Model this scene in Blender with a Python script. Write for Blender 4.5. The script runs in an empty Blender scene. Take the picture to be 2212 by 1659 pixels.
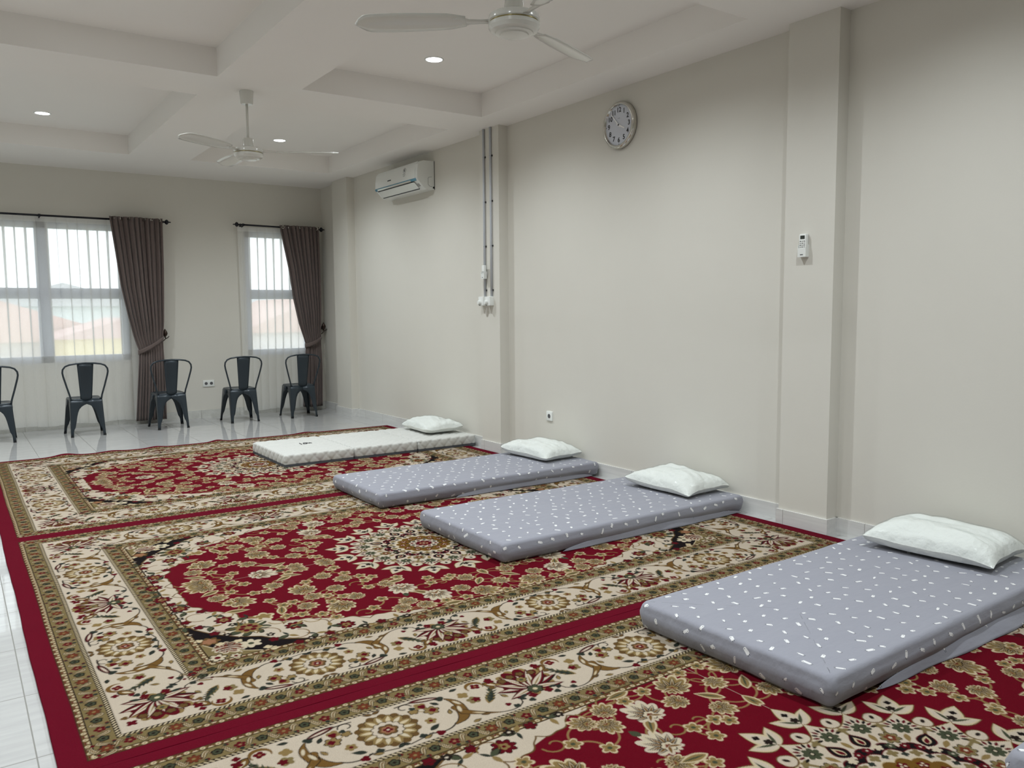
import bpy, bmesh, math, random
import numpy as np
from mathutils import Vector, Matrix, noise as mnoise

# ---------------------------------------------------------------- camera, world, exposure
SC = bpy.context.scene
COL = SC.collection
PI = math.pi
F_PX, YAW, PITCH, ROLL, CAM_H = 1751.11, 0.60681, 0.090626, -0.007547, 1.35
cam = bpy.data.cameras.new('camera'); cam.sensor_width = 36.0; cam.lens = F_PX * 36.0 / 2212.0
cam.clip_start = 0.05; cam.clip_end = 500
cam_o = bpy.data.objects.new('camera', cam); COL.objects.link(cam_o)
_f = Vector((math.sin(YAW) * math.cos(PITCH), math.cos(YAW) * math.cos(PITCH), -math.sin(PITCH)))
_r = Vector((math.cos(YAW), -math.sin(YAW), 0)); _u = _r.cross(_f)
_r2 = math.cos(ROLL) * _r + math.sin(ROLL) * _u; _u2 = -math.sin(ROLL) * _r + math.cos(ROLL) * _u
cam_o.matrix_world = Matrix(((_r2.x, _u2.x, -_f.x, 0), (_r2.y, _u2.y, -_f.y, 0), (_r2.z, _u2.z, -_f.z, CAM_H), (0, 0, 0, 1)))
SC.camera = cam_o

SKY_STRENGTH = 2.1
LENS_GLOW, LAMP_WATTS, LAMP_CONE = 14.0, 88.0, 144.0
EXPOSURE = 0.45
world = bpy.data.worlds.new('hazy_sky'); SC.world = world; world.use_nodes = True
_bg = world.node_tree.nodes['Background']
_bg.inputs['Color'].default_value = (0.90, 0.96, 1.0, 1); _bg.inputs['Strength'].default_value = SKY_STRENGTH
SC.view_settings.view_transform = 'Standard'; SC.view_settings.look = 'None'
SC.view_settings.exposure = EXPOSURE; SC.view_settings.gamma = 1.0; SC.view_settings.use_curve_mapping = False
SC.cycles.use_denoising = True
SC.cycles.max_bounces = 8; SC.cycles.diffuse_bounces = 5; SC.cycles.glossy_bounces = 4; SC.cycles.transparent_max_bounces = 24
SC.cycles.sample_clamp_indirect = 6.0; SC.cycles.caustics_reflective = False; SC.cycles.caustics_refractive = False

# ---------------------------------------------------------------- room dimensions (metres)
XR, YF, ZC, ZT = 4.312, 10.795, 3.031, 3.23      # right wall, far wall, beam underside, coffer top
XL, YB = -3.4, -2.6                               # left and back walls (outside the picture)
COLD = 0.10                                       # pilaster depth
COLS = [(9.681, 10.146), (6.257, 6.577), (2.811, 3.148)]
random.seed(7)
# ---- rug pattern (quarter, mirrored) ------------------------------------
import numpy as np, math
RUG_HX, RUG_HY = 2.0, 1.485          # half length, half width
def srgb(r, g, b):
    a = np.array([r, g, b], float) / 255
    return np.where(a <= .04045, a / 12.92, ((a + .055) / 1.055) ** 2.4)
PAL = dict(red=srgb(118, 2, 28), edge=srgb(114, 6, 34), cream=srgb(220, 204, 182), olive=srgb(140, 122, 80),
           brown=srgb(112, 84, 46), dark=srgb(36, 28, 22), tan=srgb(154, 128, 80), light=srgb(226, 206, 168),
           green=srgb(76, 82, 60), dgreen=srgb(48, 56, 48), gold=srgb(124, 90, 34), rust=srgb(122, 58, 36),
           black=srgb(20, 18, 18), lily=srgb(98, 6, 22), pink=srgb(168, 118, 86), hi=srgb(226, 210, 180),
           vine=srgb(128, 94, 46))
PAL = {k: v * {'red': .56, 'edge': .62, 'lily': .62, 'cream': .60}.get(k, .58) for k, v in PAL.items()}
class Canvas:
    def __init__(s, hx, hy, h):
        s.h = h; s.nx = int(round(hx / h)) + 1; s.ny = int(round(hy / h)) + 1
        s.X = (np.arange(s.nx) * h)[:, None]; s.Y = (np.arange(s.ny) * h)[None, :]
        s.C = np.zeros((s.nx, s.ny, 3)); s.C[:] = PAL['edge']
    def win(s, x0, x1, y0, y1):
        i0 = max(0, int(x0 / s.h) - 2); i1 = min(s.nx, int(x1 / s.h) + 3)
        j0 = max(0, int(y0 / s.h) - 2); j1 = min(s.ny, int(y1 / s.h) + 3)
        if i1 <= i0 or j1 <= j0: return None
        return slice(i0, i1), slice(j0, j1)
    def put(s, w, d, col):                      # d: signed distance, negative inside
        m = np.clip(.5 - d / s.h, 0, 1)[..., None]
        s.C[w] = s.C[w] * (1 - m) + (PAL[col] if isinstance(col, str) else col) * m
    def rect(s, x0, x1, y0, y1, col):
        w = s.win(x0, x1, y0, y1)
        if w is None: return
        X, Y = s.X[w[0]], s.Y[:, w[1]]
        s.put(w, np.maximum(np.maximum(x0 - X, X - x1), np.maximum(y0 - Y, Y - y1)), col)
    def radial(s, cx, cy, fn, rmax, col, ang=0, sx=1, sy=1):
        R = rmax * max(sx, sy) + .01
        w = s.win(cx - R, cx + R, cy - R, cy + R)
        if w is None: return
        x, y = s.X[w[0]] - cx, s.Y[:, w[1]] - cy
        ca, sa = math.cos(ang), math.sin(ang)
        u, v = (x * ca + y * sa) / sx, (-x * sa + y * ca) / sy
        s.put(w, (np.hypot(u, v) - fn(np.arctan2(v, u))) * min(sx, sy), col)
    def disc(s, cx, cy, r, col): s.radial(cx, cy, lambda t: r, r, col)
    def ell(s, cx, cy, a, b, ang, col): s.radial(cx, cy, lambda t: 1., 1., col, ang, a, b)
    def flower(s, cx, cy, r, n, col, ang=0, dip=.3, sx=1, sy=1):
        s.radial(cx, cy, lambda t: r * (1 - dip + dip * np.abs(np.cos(n * t / 2))), r, col, ang, sx, sy)
    def leaf(s, x, y, L, W, ang, col, bend=0.):   # from its base, pointing along ang
        R = L * 1.05 + W
        w = s.win(x - R, x + R, y - R, y + R)
        if w is None: return
        dx, dy = s.X[w[0]] - x, s.Y[:, w[1]] - y
        ca, sa = math.cos(ang), math.sin(ang)
        u, v = (dx * ca + dy * sa) / L, -dx * sa + dy * ca
        uc = np.clip(u, 0, 1)
        v = v - bend * L * uc * uc
        wd = .5 * W * np.sin(np.pi * uc ** .8)
        s.put(w, np.maximum(np.abs(v) - wd, np.maximum(-u, u - 1) * L), col)
    def stroke(s, pts, width, col):
        pts = np.asarray(pts, float); ws = np.broadcast_to(np.asarray(width, float), (len(pts),))
        m = ws.max()
        w = s.win(pts[:, 0].min() - m, pts[:, 0].max() + m, pts[:, 1].min() - m, pts[:, 1].max() + m)
        if w is None: return
        X, Y = s.X[w[0]], s.Y[:, w[1]]
        best = np.full((w[0].stop - w[0].start, w[1].stop - w[1].start), 9.)
        for (a, b), (c, d), wa, wb in zip(pts[:-1], pts[1:], ws[:-1], ws[1:]):
            L2 = (c - a) ** 2 + (d - b) ** 2 + 1e-12
            t = np.clip(((X - a) * (c - a) + (Y - b) * (d - b)) / L2, 0, 1)
            best = np.minimum(best, np.hypot(X - a - t * (c - a), Y - b - t * (d - b)) - .5 * (wa + t * (wb - wa)))
        s.put(w, best, col)
    def poly(s, pts, col):
        pts = np.asarray(pts, float)
        w = s.win(pts[:, 0].min(), pts[:, 0].max(), pts[:, 1].min(), pts[:, 1].max())
        if w is None: return
        X = np.broadcast_to(s.X[w[0]], (w[0].stop - w[0].start, w[1].stop - w[1].start))
        Y = np.broadcast_to(s.Y[:, w[1]], X.shape)
        ins = np.zeros(X.shape, bool); d = np.full(X.shape, 9.)
        for (a, b), (c, e) in zip(pts, np.roll(pts, -1, 0)):
            if b != e:
                ins ^= ((b > Y) != (e > Y)) & (X < (c - a) * (Y - b) / (e - b) + a)
            L2 = (c - a) ** 2 + (e - b) ** 2 + 1e-12
            t = np.clip(((X - a) * (c - a) + (Y - b) * (e - b)) / L2, 0, 1)
            d = np.minimum(d, np.hypot(X - a - t * (c - a), Y - b - t * (e - b)))
        s.put(w, np.where(ins, -d, d), col)
def bez(p0, p1, p2, n=10):
    t = np.linspace(0, 1, n)[:, None]
    return (1 - t) ** 2 * np.array(p0) + 2 * t * (1 - t) * np.array(p1) + t * t * np.array(p2)
def arc(cx, cy, r, a0, a1, n=14, k=1.):           # k: end radius / start radius, a spiral
    t = np.linspace(0, 1, n); a = np.radians(a0 + (a1 - a0) * t); rr = r * (1 + (k - 1) * t)
    return np.stack([cx + rr * np.cos(a), cy + rr * np.sin(a)], 1)
class Frame:                                       # motif drawn in local axes: s along the band, t outward
    def __init__(f, c, ox, oy, ax, mir=1): f.c, f.ox, f.oy, f.ax, f.m = c, ox, oy, ax, mir
    def pt(f, s, t):
        s = s * f.m
        return (f.ox + s, f.oy + t) if f.ax == 'x' else (f.ox + t, f.oy + s)
    def ang(f, a):
        x, y = math.cos(a) * f.m, math.sin(a)
        return math.atan2(y, x) if f.ax == 'x' else math.atan2(x, y)
    def disc(f, s, t, r, col): f.c.disc(*f.pt(s, t), r, col)
    def flower(f, s, t, r, n, col, ang=0, dip=.3): f.c.flower(*f.pt(s, t), r, n, col, f.ang(ang), dip)
    def ell(f, s, t, a, b, ang, col): f.c.ell(*f.pt(s, t), a, b, f.ang(ang), col)
    def leaf(f, s, t, L, W, ang, col):
        f.c.leaf(*f.pt(s, t), L, W, f.ang(ang), col)
    def stroke(f, pts, w, col): f.c.stroke([f.pt(*p) for p in pts], w, col)
    def poly(f, pts, col): f.c.poly([f.pt(*p) for p in pts], col)
def m_rosette(f):
    f.flower(0, 0, .108, 14, 'brown', 0, .16); f.flower(0, 0, .098, 14, 'dark', .22, .24)
    f.flower(0, 0, .095, 14, 'tan', .22, .22)
    for k in range(14):
        a = k * 2 * math.pi / 14 + .22
        f.leaf(.045 * math.cos(a), .045 * math.sin(a), .045, .016, a, 'hi' if k % 2 else 'light')
    f.flower(0, 0, .056, 12, 'dark', 0, .12); f.flower(0, 0, .053, 12, 'cream', 0, .14)
    f.flower(0, 0, .036, 6, 'dark', 0, .2); f.flower(0, 0, .033, 6, 'brown', 0, .2); f.flower(0, 0, .024, 6, 'pink', 0, .2)
    f.flower(0, 0, .017, 4, 'lily', .4, .4); f.disc(0, 0, .005, 'cream')
def m_lily(f):
    f.flower(0, .02, .11, 11, 'tan', .3, .24)
    f.flower(0, .03, .097, 9, 'lily', .5, .3)
    for a, L in ((12, .135), (168, .135)):
        f.leaf(0, -.025, L, .046, math.radians(a), 'dark'); f.leaf(.003, -.022, L * .95, .036, math.radians(a), 'lily'); f.leaf(.003, -.02, L * .85, .02, math.radians(a), 'cream')
    for a, L in ((-14, .12), (40, .145), (66, .15), (90, .12), (114, .15), (140, .145), (194, .12)):
        r = math.radians(a)
        f.leaf(0, -.035, L, .044, r, 'dark'); f.leaf(0, -.034, L * .98, .038, r, 'lily'); f.leaf(0, -.032, L * .9, .024, r, 'cream'); f.leaf(.1 * L * math.cos(r), -.034 + .1 * L * math.sin(r), L * .6, .006, r, 'tan')
    for x in (-.062, -.02, .024, .066): f.flower(x, .088 - abs(x) * .3, .019, 5, 'dark', x); f.flower(x, .088 - abs(x) * .3, .016, 5, 'brown', x)
    f.flower(0, .04, .024, 6, 'dark', 0, .3); f.flower(0, .04, .02, 6, 'tan', 0, .3); f.disc(0, .04, .008, 'green')
    f.flower(0, -.045, .033, 6, 'dark', 0, .25); f.flower(0, -.045, .027, 6, 'green', 0, .25); f.disc(0, -.045, .009, 'light')
    f.flower(.034, -.08, .018, 4, 'lily', .3); f.flower(-.034, -.08, .018, 4, 'lily', .3); f.leaf(.05, -.06, .04, .018, -.4, 'dgreen'); f.leaf(-.05, -.06, .04, .018, 3.5, 'dgreen')
    for sg in (-1, 1):
        f.flower(sg * .105, .098, .02, 4, 'lily', .7, .45); f.flower(sg * .055, -.105, .014, 3, 'dgreen'); f.flower(sg * .12, .05, .013, 3, 'brown')
def m_bridge(f):                                   # between a rosette (s=0) and a lily (s=.553)
    f.stroke(bez((.10, -.10), (.16, -.13), (.2, -.09)), .006, 'dark'); f.stroke(bez((.02, -.12), (.07, -.11), (.11, -.10), 5), .005, 'dark')
    f.stroke(bez((.08, .115), (.17, .125), (.235, .08)), .006, 'dark')
    f.stroke(bez((.2, -.095), (.275, -.07), (.25, .0)), [.012, .02, .03, .036, .04, .042, .04, .036, .03, .03], 'dark')
    f.stroke(bez((.2, -.095), (.275, -.07), (.25, .0)), [.006, .014, .023, .029, .034, .036, .034, .03, .026, .026], 'vine')
    f.stroke(bez((.262, -.03), (.285, .03), (.25, .075)), [.04, .036, .034, .034, .032, .03, .026, .02, .014, .008], 'dark')
    f.stroke(bez((.262, -.03), (.285, .03), (.25, .075)), [.034, .03, .028, .028, .026, .024, .02, .014, .008, .004], 'vine')
    f.stroke(bez((.26, -.04), (.3, -.085), (.36, -.115)), [.034, .03, .027, .024, .021, .018, .014, .011, .008, .005], 'dark')
    f.stroke(bez((.26, -.04), (.3, -.085), (.36, -.115)), [.028, .024, .021, .018, .015, .012, .009, .006, .005, .003], 'vine')
    f.ell(.258, -.015, .02, .007, 1.3, 'hi'); f.ell(.272, .028, .018, .006, 1.9, 'hi'); f.ell(.3, -.077, .02, .004, -.7, 'light')
    f.flower(.235, .085, .018, 3, 'dgreen', .4)
    f.ell(.185, .108, .05, .014, -.25, 'dark'); f.ell(.185, .108, .044, .009, -.25, 'lily'); f.ell(.19, .106, .03, .005, -.25, 'cream')
    f.stroke(bez((.36, -.115), (.42, -.14), (.46, -.1)), .005, 'dark'); f.stroke(bez((.46, -.1), (.47, -.06), (.5, -.05), 6), .005, 'dark')
    f.flower(.12, .055, .02, 5, 'dark'); f.flower(.12, .055, .016, 5, 'tan'); f.stroke([(.12, .055), (.16, .03)], .004, 'tan')
    f.flower(.175, .03, .03, 6, 'dark', 0, .3); f.flower(.175, .03, .026, 6, 'tan', 0, .3); f.flower(.18, .03, .014, 4, 'lily')
    f.flower(.155, .075, .024, 4, 'tan', .5); f.flower(.16, .07, .015, 3, 'lily', .5)
    f.flower(.14, -.03, .021, 5, 'tan'); f.disc(.14, -.03, .007, 'lily')
    f.leaf(.11, -.085, .05, .022, .5, 'dgreen'); f.flower(.075, -.1, .015, 4, 'dgreen'); f.flower(.13, -.115, .017, 3, 'lily')
    f.stroke(arc(.105, .095, .028, 0, 260, 10, .4), .005, 'dark'); f.flower(.125, .075, .012, 3, 'dgreen')
    # beside the lily
    for s, t, a, col in ((.0, .118, .4, 'brown'), (.02, -.118, 2.6, 'dgreen'), (.215, -.03, 1.2, 'tan'), (.215, .05, 2.2, 'dgreen'), (.47, .01, .6, 'brown'), (.485, -.09, 2.4, 'dgreen'), (.07, -.118, .3, 'tan'), (.29, .11, .2, 'dgreen'), (.33, -.1, 2.9, 'brown'), (.41, .03, 1.0, 'dgreen'), (.25, -.12, .2, 'tan'), (.44, -.04, 2.0, 'tan')):
        f.leaf(s, t, .036, .018, a, 'dark'); f.leaf(s, t, .032, .012, a, col)
    f.leaf(.36, -.04, .1, .034, .9, 'tan'); f.leaf(.365, -.035, .095, .02, .9, 'dgreen')
    for k in range(5):
        f.leaf(.375 + .012 * k, -.025 + .016 * k, .028, .008, .2, 'dgreen'); f.leaf(.375 + .012 * k, -.025 + .016 * k, .03, .008, 1.7, 'green')
    f.flower(.33, .01, .026, 5, 'olive', .2); f.flower(.34, .01, .018, 5, 'lily', .2, .45)
    f.flower(.315, .06, .022, 4, 'tan', .4); f.flower(.43, -.11, .014, 4, 'dgreen', .5); f.flower(.41, -.085, .012, 3, 'lily')
    f.stroke(arc(.385, .09, .036, 200, -30, 12, .8), [.004, .007, .01, .013, .015, .016, .016, .014, .012, .009, .006, .004], 'vine')
    f.flower(.385, .092, .02, 4, 'lily', .4, .35); f.disc(.385, .092, .005, 'pink')
    f.leaf(.42, .1, .07, .04, -.9, 'dark'); f.leaf(.422, .096, .063, .03, -.9, 'vine'); f.leaf(.43, .085, .04, .012, -.9, 'hi')
    f.flower(.45, .11, .014, 4, 'lily', .2); f.flower(.47, .06, .012, 3, 'lily')
def m_guard(c, s0, s1, lo, ax, wd=.07):            # flowers and S vines on the olive band
    P = .2765; f = Frame(c, 0, lo + wd / 2, 'x') if ax == 'x' else Frame(c, lo + wd / 2, 0, 'y')
    k = 0; s = 0.
    while s < s1 + .05:
        if s > s0 - .05:
            kind = k % 4
            f.stroke([(s + .018 + .033 * u, .02 * math.sin(u * 4.6) * (1 if k % 2 else -1)) for u in np.linspace(0, 1, 9)], [.006, .010, .015, .018, .018, .018, .015, .010, .006], 'dark')
            f.stroke([(s + .018 + .033 * u, .02 * math.sin(u * 4.6) * (1 if k % 2 else -1)) for u in np.linspace(0, 1, 9)], [.003, .006, .010, .012, .012, .012, .010, .006, .003], 'light'); f.stroke([(s + .018 + .033 * u, .02 * math.sin(u * 4.6) * (1 if k % 2 else -1)) for u in np.linspace(0, 1, 9)], .005, 'brown')
            if kind == 0: f.flower(s, 0, .026, 7, 'dark', 0, .42); f.flower(s, 0, .0225, 7, 'rust', 0, .42); f.disc(s, 0, .006, 'tan')
            elif kind == 2:
                for q in range(5): f.disc(s + .012 * math.cos(q * 1.257 + .3), .012 * math.sin(q * 1.257 + .3), .0075, 'lily')
                f.disc(s, -.024, .008, 'dgreen'); f.disc(s, 0, .005, 'pink')
            else: f.flower(s, 0, .020, 5, 'black', .5, .2); f.flower(s, 0, .0145, 5, 'green', .5, .2); f.disc(s, 0, .006, 'dark')
            f.disc(s + .034, -.026 if k % 2 else .026, .007, 'lily'); f.disc(s - .03, .026 if k % 2 else -.026, .006, 'dgreen')
        s += P / 4; k += 1
def palmette(c, x, y, r, ang, fill='tan', edge='light', core='brown'):
    ca, sa = math.cos(ang), math.sin(ang); bx, by = x - ca * r * .5, y - sa * r * .5
    def fan(k): return lambda t: r * k * (1.12 + .5 * np.cos(t)) * (.74 + .26 * np.abs(np.cos(5.5 * t)))
    c.radial(bx, by, fan(1.0), r * 1.6, edge, ang, 1., .84); c.radial(bx, by, fan(.86), r * 1.7, fill, ang, 1., .82)
    for k in (-1.5, -1.0, -.5, 0, .5, 1.0, 1.5):
        L = r * (1.22 - .2 * abs(k)); c.leaf(bx, by, L, r * .30, ang + k, 'dark'); c.leaf(bx, by, L * .95, r * .18, ang + k, edge); c.leaf(bx + .2 * r * math.cos(ang + k), by + .2 * r * math.sin(ang + k), L * .6, r * .12, ang + k, core)
    c.flower(bx, by, r * .42, 6, 'dark', ang, .25); c.flower(bx, by, r * .36, 6, fill, ang, .25)
    c.flower(bx, by, r * .18, 5, 'rust', ang, .3)
    for k in (-2.3, 2.3): c.leaf(bx, by, r * .7, r * .26, ang + k, edge); c.leaf(bx, by, r * .6, r * .15, ang + k, core)
def rug_pattern(h):
    c = Canvas(RUG_HX, RUG_HY, h)
    A, B = RUG_HX - .075, RUG_HY - .053
    def ring(o, col): c.rect(-1, A - o, -1, B - o, col)
    ring(0, 'dark'); ring(.003, 'brown'); ring(.022, 'dark'); ring(.026, 'olive'); ring(.095, 'dark'); ring(.112, 'dark')
    ring(.113, 'cream'); ring(.382, 'dark'); ring(.399, 'olive'); ring(.464, 'dark'); ring(.468, 'brown'); ring(.490, 'dark'); ring(.494, 'cream')
    for o in (.0125, .479):                          # small guards: discs and triangles
        for ax, L, q in (('x', A - o, B - o), ('y', B - o, A - o)):
            f = Frame(c, 0, q, 'x') if ax == 'x' else Frame(c, q, 0, 'y')
            k = 0; s = .0
            while s < L:
                if k % 2: f.disc(s, 0, .0085, 'light'); f.disc(s, 0, .0035, 'olive')
                else: f.poly([(s - .009, -.008), (s + .009, -.008), (s, .008)], 'light'); f.disc(s, .003, .0045, 'lily')
                s += .0235; k += 1
    for o in (.104, .3905):                          # rope lines
        for ax, L, q in (('x', A - o, B - o), ('y', B - o, A - o)):
            f = Frame(c, 0, q, 'x') if ax == 'x' else Frame(c, q, 0, 'y')
            s = .0
            while s < L:
                f.stroke([(s - .004, -.004), (s + .004, .004)], .0062, 'light'); s += .0165
    m_guard(c, 0, A - .06, B - .095, 'x'); m_guard(c, 0, B - .06, A - .095, 'y')
    m_guard(c, 0, A - .43, B - .464, 'x', .065); m_guard(c, 0, B - .43, A - .464, 'y', .065)
    # main border
    bx, by = A - .2475, B - .2475
    for s0, m in ((0, 1), (1.106, -1), (1.106, 1)):
        m_bridge(Frame(c, s0, by, 'x', m))
    m_bridge(Frame(c, bx, .575, 'y', -1)); m_bridge(Frame(c, bx, .575, 'y', 1))
    for s in (0, 1.106): m_rosette(Frame(c, s, by, 'x'))
    m_rosette(Frame(c, bx, .575, 'y'))
    m_lily(Frame(c, .553, by, 'x')); m_lily(Frame(c, bx, 0, 'y')); m_lily(Frame(c, bx - .01, by - .02, 'x'))
    # field
    FX, FY = A - .494, B - .494
    red = [(0, 0), (1.37, 0), (1.355, .10), (1.375, .2), (1.33, .36), (1.25, .44), (1.2, .56), (1.14, .60), (1.13, .675), (1.03, .70), (.93, .745), (.83, .82), (.7, .862), (.58, .915), (.5, FY), (0, FY)]
    cx0, cy0 = 1.15, .66
    c.poly(red, 'red')
    blobs = [(1.44, .0, .085), (1.47, .17, .115), (1.44, .36, .12), (1.35, .53, .14), (1.2, .73, .125), (1.03, .83, .12), (.86, .92, .115), (.69, .97, .11), (.54, .98, .07)]
    def inside(x, y): return x < FX and y < FY
    for col, g in (('brown', .006), ('cream', 0.)):
        for x, y, r in blobs:
            w = c.win(x - r - .02, min(x + r + .02, FX), y - r - .02, min(y + r + .02, FY))
            d = np.hypot(c.X[w[0]] - x, c.Y[:, w[1]] - y) - r * (1 + .04 * np.cos(9 * np.arctan2(c.Y[:, w[1]] - y, c.X[w[0]] - x))) - g
            d = np.maximum(d, np.maximum(c.X[w[0]] - FX, c.Y[:, w[1]] - FY))
            c.put(w, d, col)
    # corner: black arc, olive corner
    tri = [(FX, .49), (1.41, .57), (1.36, .66), (1.28, .75), (1.20, .80), (1.15, .87), (1.04, FY), (FX, FY)]
    c.stroke(tri[:-1], .014, 'brown'); c.poly(tri, 'black')
    tri2 = [(FX, .74), (1.40, .80), (1.34, .84), (1.30, .90), (1.24, FY), (FX, FY)]
    c.stroke(tri2[:-1], .01, 'light'); c.poly(tri2, 'olive')
    c.flower(1.39, .73, .045, 7, 'brown', .3, .35); c.flower(1.39, .73, .03, 6, 'pink', .3, .3)
    palmette(c, 1.335, .835, .062, 2.5, 'rust', 'hi', 'lily'); c.flower(1.255, .845, .045, 6, 'hi', .3, .4); c.disc(1.255, .845, .012, 'green')
    for x, y in ((1.425, .70), (1.36, .78), (1.29, .79), (1.21, .92), (1.19, .945)): c.flower(x, y, .018, 4, 'light', x * 9)
    for x, y, r in ((1.405, .91, .04), (1.34, .93, .026)): c.flower(x, y, r, 6, 'dark', 0, .4); c.flower(x, y, r * .85, 6, 'hi', 0, .45); c.disc(x, y, r * .3, 'lily')
    for a in (0, 1, 2): c.stroke(arc(1.36, .91, .05 + .02 * a, 180 + 20 * a, 300, 8), .005, 'cream')
    # spandrel flowers
    c.flower(1.215, .675, .095, 8, 'dark', .4, .4); c.flower(1.215, .675, .088, 8, 'green', .4, .42); c.flower(1.215, .675, .06, 7, 'tan', .1, .25)
    for k in range(6): c.disc(1.215 + .028 * math.cos(k * 1.05), .675 + .028 * math.sin(k * 1.05), .013, 'lily')
    for k in range(7): c.leaf(1.215 + .05 * math.cos(k * .9), .675 + .05 * math.sin(k * .9), .05, .012, k * .9, 'hi')
    c.flower(1.12, .585, .05, 5, 'light', .8, .35); c.flower(1.12, .585, .035, 5, 'tan', .8, .35); c.leaf(1.13, .60, .07, .03, 1.9, 'cream')
    for x, y in ((1.275, .525), (1.045, .765), (1.4, .27), (.86, .885), (1.44, .10)):
        c.flower(x, y, .044, 8, 'dark', x, .3); c.flower(x, y, .040, 8, 'lily', x, .3); c.flower(x, y, .02, 5, 'tan', 0, .3); c.disc(x, y, .007, 'lily')
    for x, y in ((1.35, .655), (1.165, .86), (1.09, .945), (1.42, .46), (.95, .93), (.72, .94), (1.42, .19), (1.33, .36), (1.385, .55)):
        c.flower(x, y, .026, 5, 'dark', y, .3); c.flower(x, y, .022, 5, 'lily', y, .35)
    for x, y, a in ((1.178, .55, .3), (1.03, .66 + .1, 2.), (1.34, .57, 1.2), (1.10, .85, .4), (1.3, .44, 2.3), (1.39, .33, 1.), (.92, .86, 2.6), (.78, .93, .3), (1.435, .52, 1.4), (1.0, .9, 1.), (.64, .94, 2.8), (1.43, .02, .5), (1.4, .21, 2.2)):
        c.leaf(x, y, .06, .03, a, 'dark'); c.leaf(x + .003, y, .053, .022, a, 'green'); c.leaf(x, y, .05, .02, a + 1.9, 'tan'); c.leaf(x, y, .045, .014, a - 1.7, 'dgreen')
    for x, y, r, a0, a1 in ((1.3, .60, .07, 200, 20), (1.06, .85, .06, 30, 250), (1.36, .42, .06, 100, -120), (.9, .9, .045, 0, 220), (1.43, .25, .05, 90, 270), (1.17, .77, .06, 150, 330)):
        c.stroke(arc(x, y, r, a0, a1, 14, .6), .0055, 'vine')
    for x, y in ((1.435, .61), (1.43, .40), (1.035, .935), (1.31, .70), (.8, .945), (1.16, .80), (1.26, .60), (1.435, .31), (.6, .945)):
        c.flower(x, y, .02, 5, 'dark', x * 7, .4); c.disc(x, y, .006, 'cream')
    # field flowers and vines
    Fl = [(1.258, .042, 'P'), (1.148, .343, 'P'), (.857, .345, 'P'), (.792, .671, 'P'), (1.22, .23, 'p'), (.955, .207, 'p'), (.714, .427, 'p'), (.697, .209, 'p'), (.635, .311, 'p'), (.91, .575, 'p'), (.685, .577, 'p'), (.456, .626, 'C'), (.481, .505, 'p'), (.607, .02, 'p'), (.756, .035, 'p'), (.512, .785, 'p'), (.579, .854, 'p'), (.93, .0, 'C'), (1.105, .041, 's'), (1.147, .18, 's'), (1.06, .1, 's'), (.951, .486, 's'), (1.033, .406, 's'), (.58, .50, 's'), (.678, .773, 's'), (1.062, .26, 's'), (.544, .32, 's'), (.897, .708, 's'), (1.03, .56, 'l'), (1.233, .14, 'l'), (1.2, .45, 'l'), (.40, .72, 'l'), (.36, .80, 'C'), (.361, .884, 's'), (.224, .78, 'p'), (.135, .88, 'P'), (.301, .626, 's'), (.09, .74, 'l'), (.26, .9, 's'), (0, .80, 'p'), (0, .64, 'l'), (.12, .655, 'p'), (.205, .62, 's'), (.83, .10, 'l'), (.79, .5, 's'), (.80, .25, 's'), (.97, .66, 's'), (.60, .69, 's'), (.46, .88, 'p'), (.05, .93, 's'), (.62, .13, 's'), (.84, .47, 'p'), (1.0, .5, 's'), (.8, .585, 's'), (.55, .4, 's'), (.43, .5, 'l'), (.28, .55, 's'), (.60, .12, 's'), (.59, .235, 's'), (.50, .37, 's'), (.40, .45, 's'), (.17, .59, 's'), (.82, .05, 's'), (.87, .13, 'l'), (1.0, .27, 's'), (1.2, .33, 's'), (.73, .55, 's'), (.86, .78, 's'), (.35, .93, 'l'), (1.03, .64, 's')]
    V = [(x, y) for x, y, t in Fl]
    for k, (x, y) in enumerate(V):                   # curling stems between neighbours
        o = sorted((math.hypot(x - a, y - b), a, b) for a, b in V if (a, b) != (x, y))[:2]
        for d, a, b in o:
            if d < .24 and not (max(y, b) < .05 or max(x, a) < .02):
                mx, my = (x + a) / 2, (y + b) / 2; q = .45 if k % 2 else -.45
                c.stroke(bez((x, y), (mx - (b - y) * q, my + (a - x) * q), (a, b), 9), .0075, 'pink'); c.stroke(bez((x, y), (mx - (b - y) * q, my + (a - x) * q), (a, b), 9), .005, 'tan')
        if k % 3 == 0: c.stroke(arc(x + .05, y + .03, .045, 0, 300 if k % 2 else -300, 14, .35), .0065, 'tan')
    for k, (x, y, t) in enumerate(Fl):
        a = (k * 2.4) % 6.28
        if t == 'P': palmette(c, x, y, .068, a)
        elif t == 'p': palmette(c, x, y, .046, a)
        elif t == 'C': palmette(c, x, y, .07, a, 'hi', 'cream', 'vine'); c.leaf(x + .06 * math.cos(a), y + .06 * math.sin(a), .05, .03, a, 'green')
        elif t == 's': c.flower(x, y, .034, 5, 'light', a, .42); c.flower(x, y, .026, 5, 'tan', a, .42); c.disc(x, y, .008, 'green')
        else: c.leaf(x - .05 * math.cos(a), y - .05 * math.sin(a), .11, .045, a, 'light'); c.leaf(x - .042 * math.cos(a), y - .042 * math.sin(a), .095, .03, a, 'tan'); c.leaf(x - .03 * math.cos(a), y - .03 * math.sin(a), .08, .008, a, 'green')
    c.rect(FX, FX + .002, 0, FY, 'dark'); c.rect(0, FX, FY, FY + .002, 'dark')
    # medallion
    N = 16
    def lob(r, d, n=N, ph=0.): return lambda t: r * (1 - d * (1 - np.abs(np.cos(n * (t - ph) / 2))))
    def cusp(r, d, n=N): return lambda t: r * (1 - d * np.abs(np.sin(n * t / 2)) ** .8)
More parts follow.
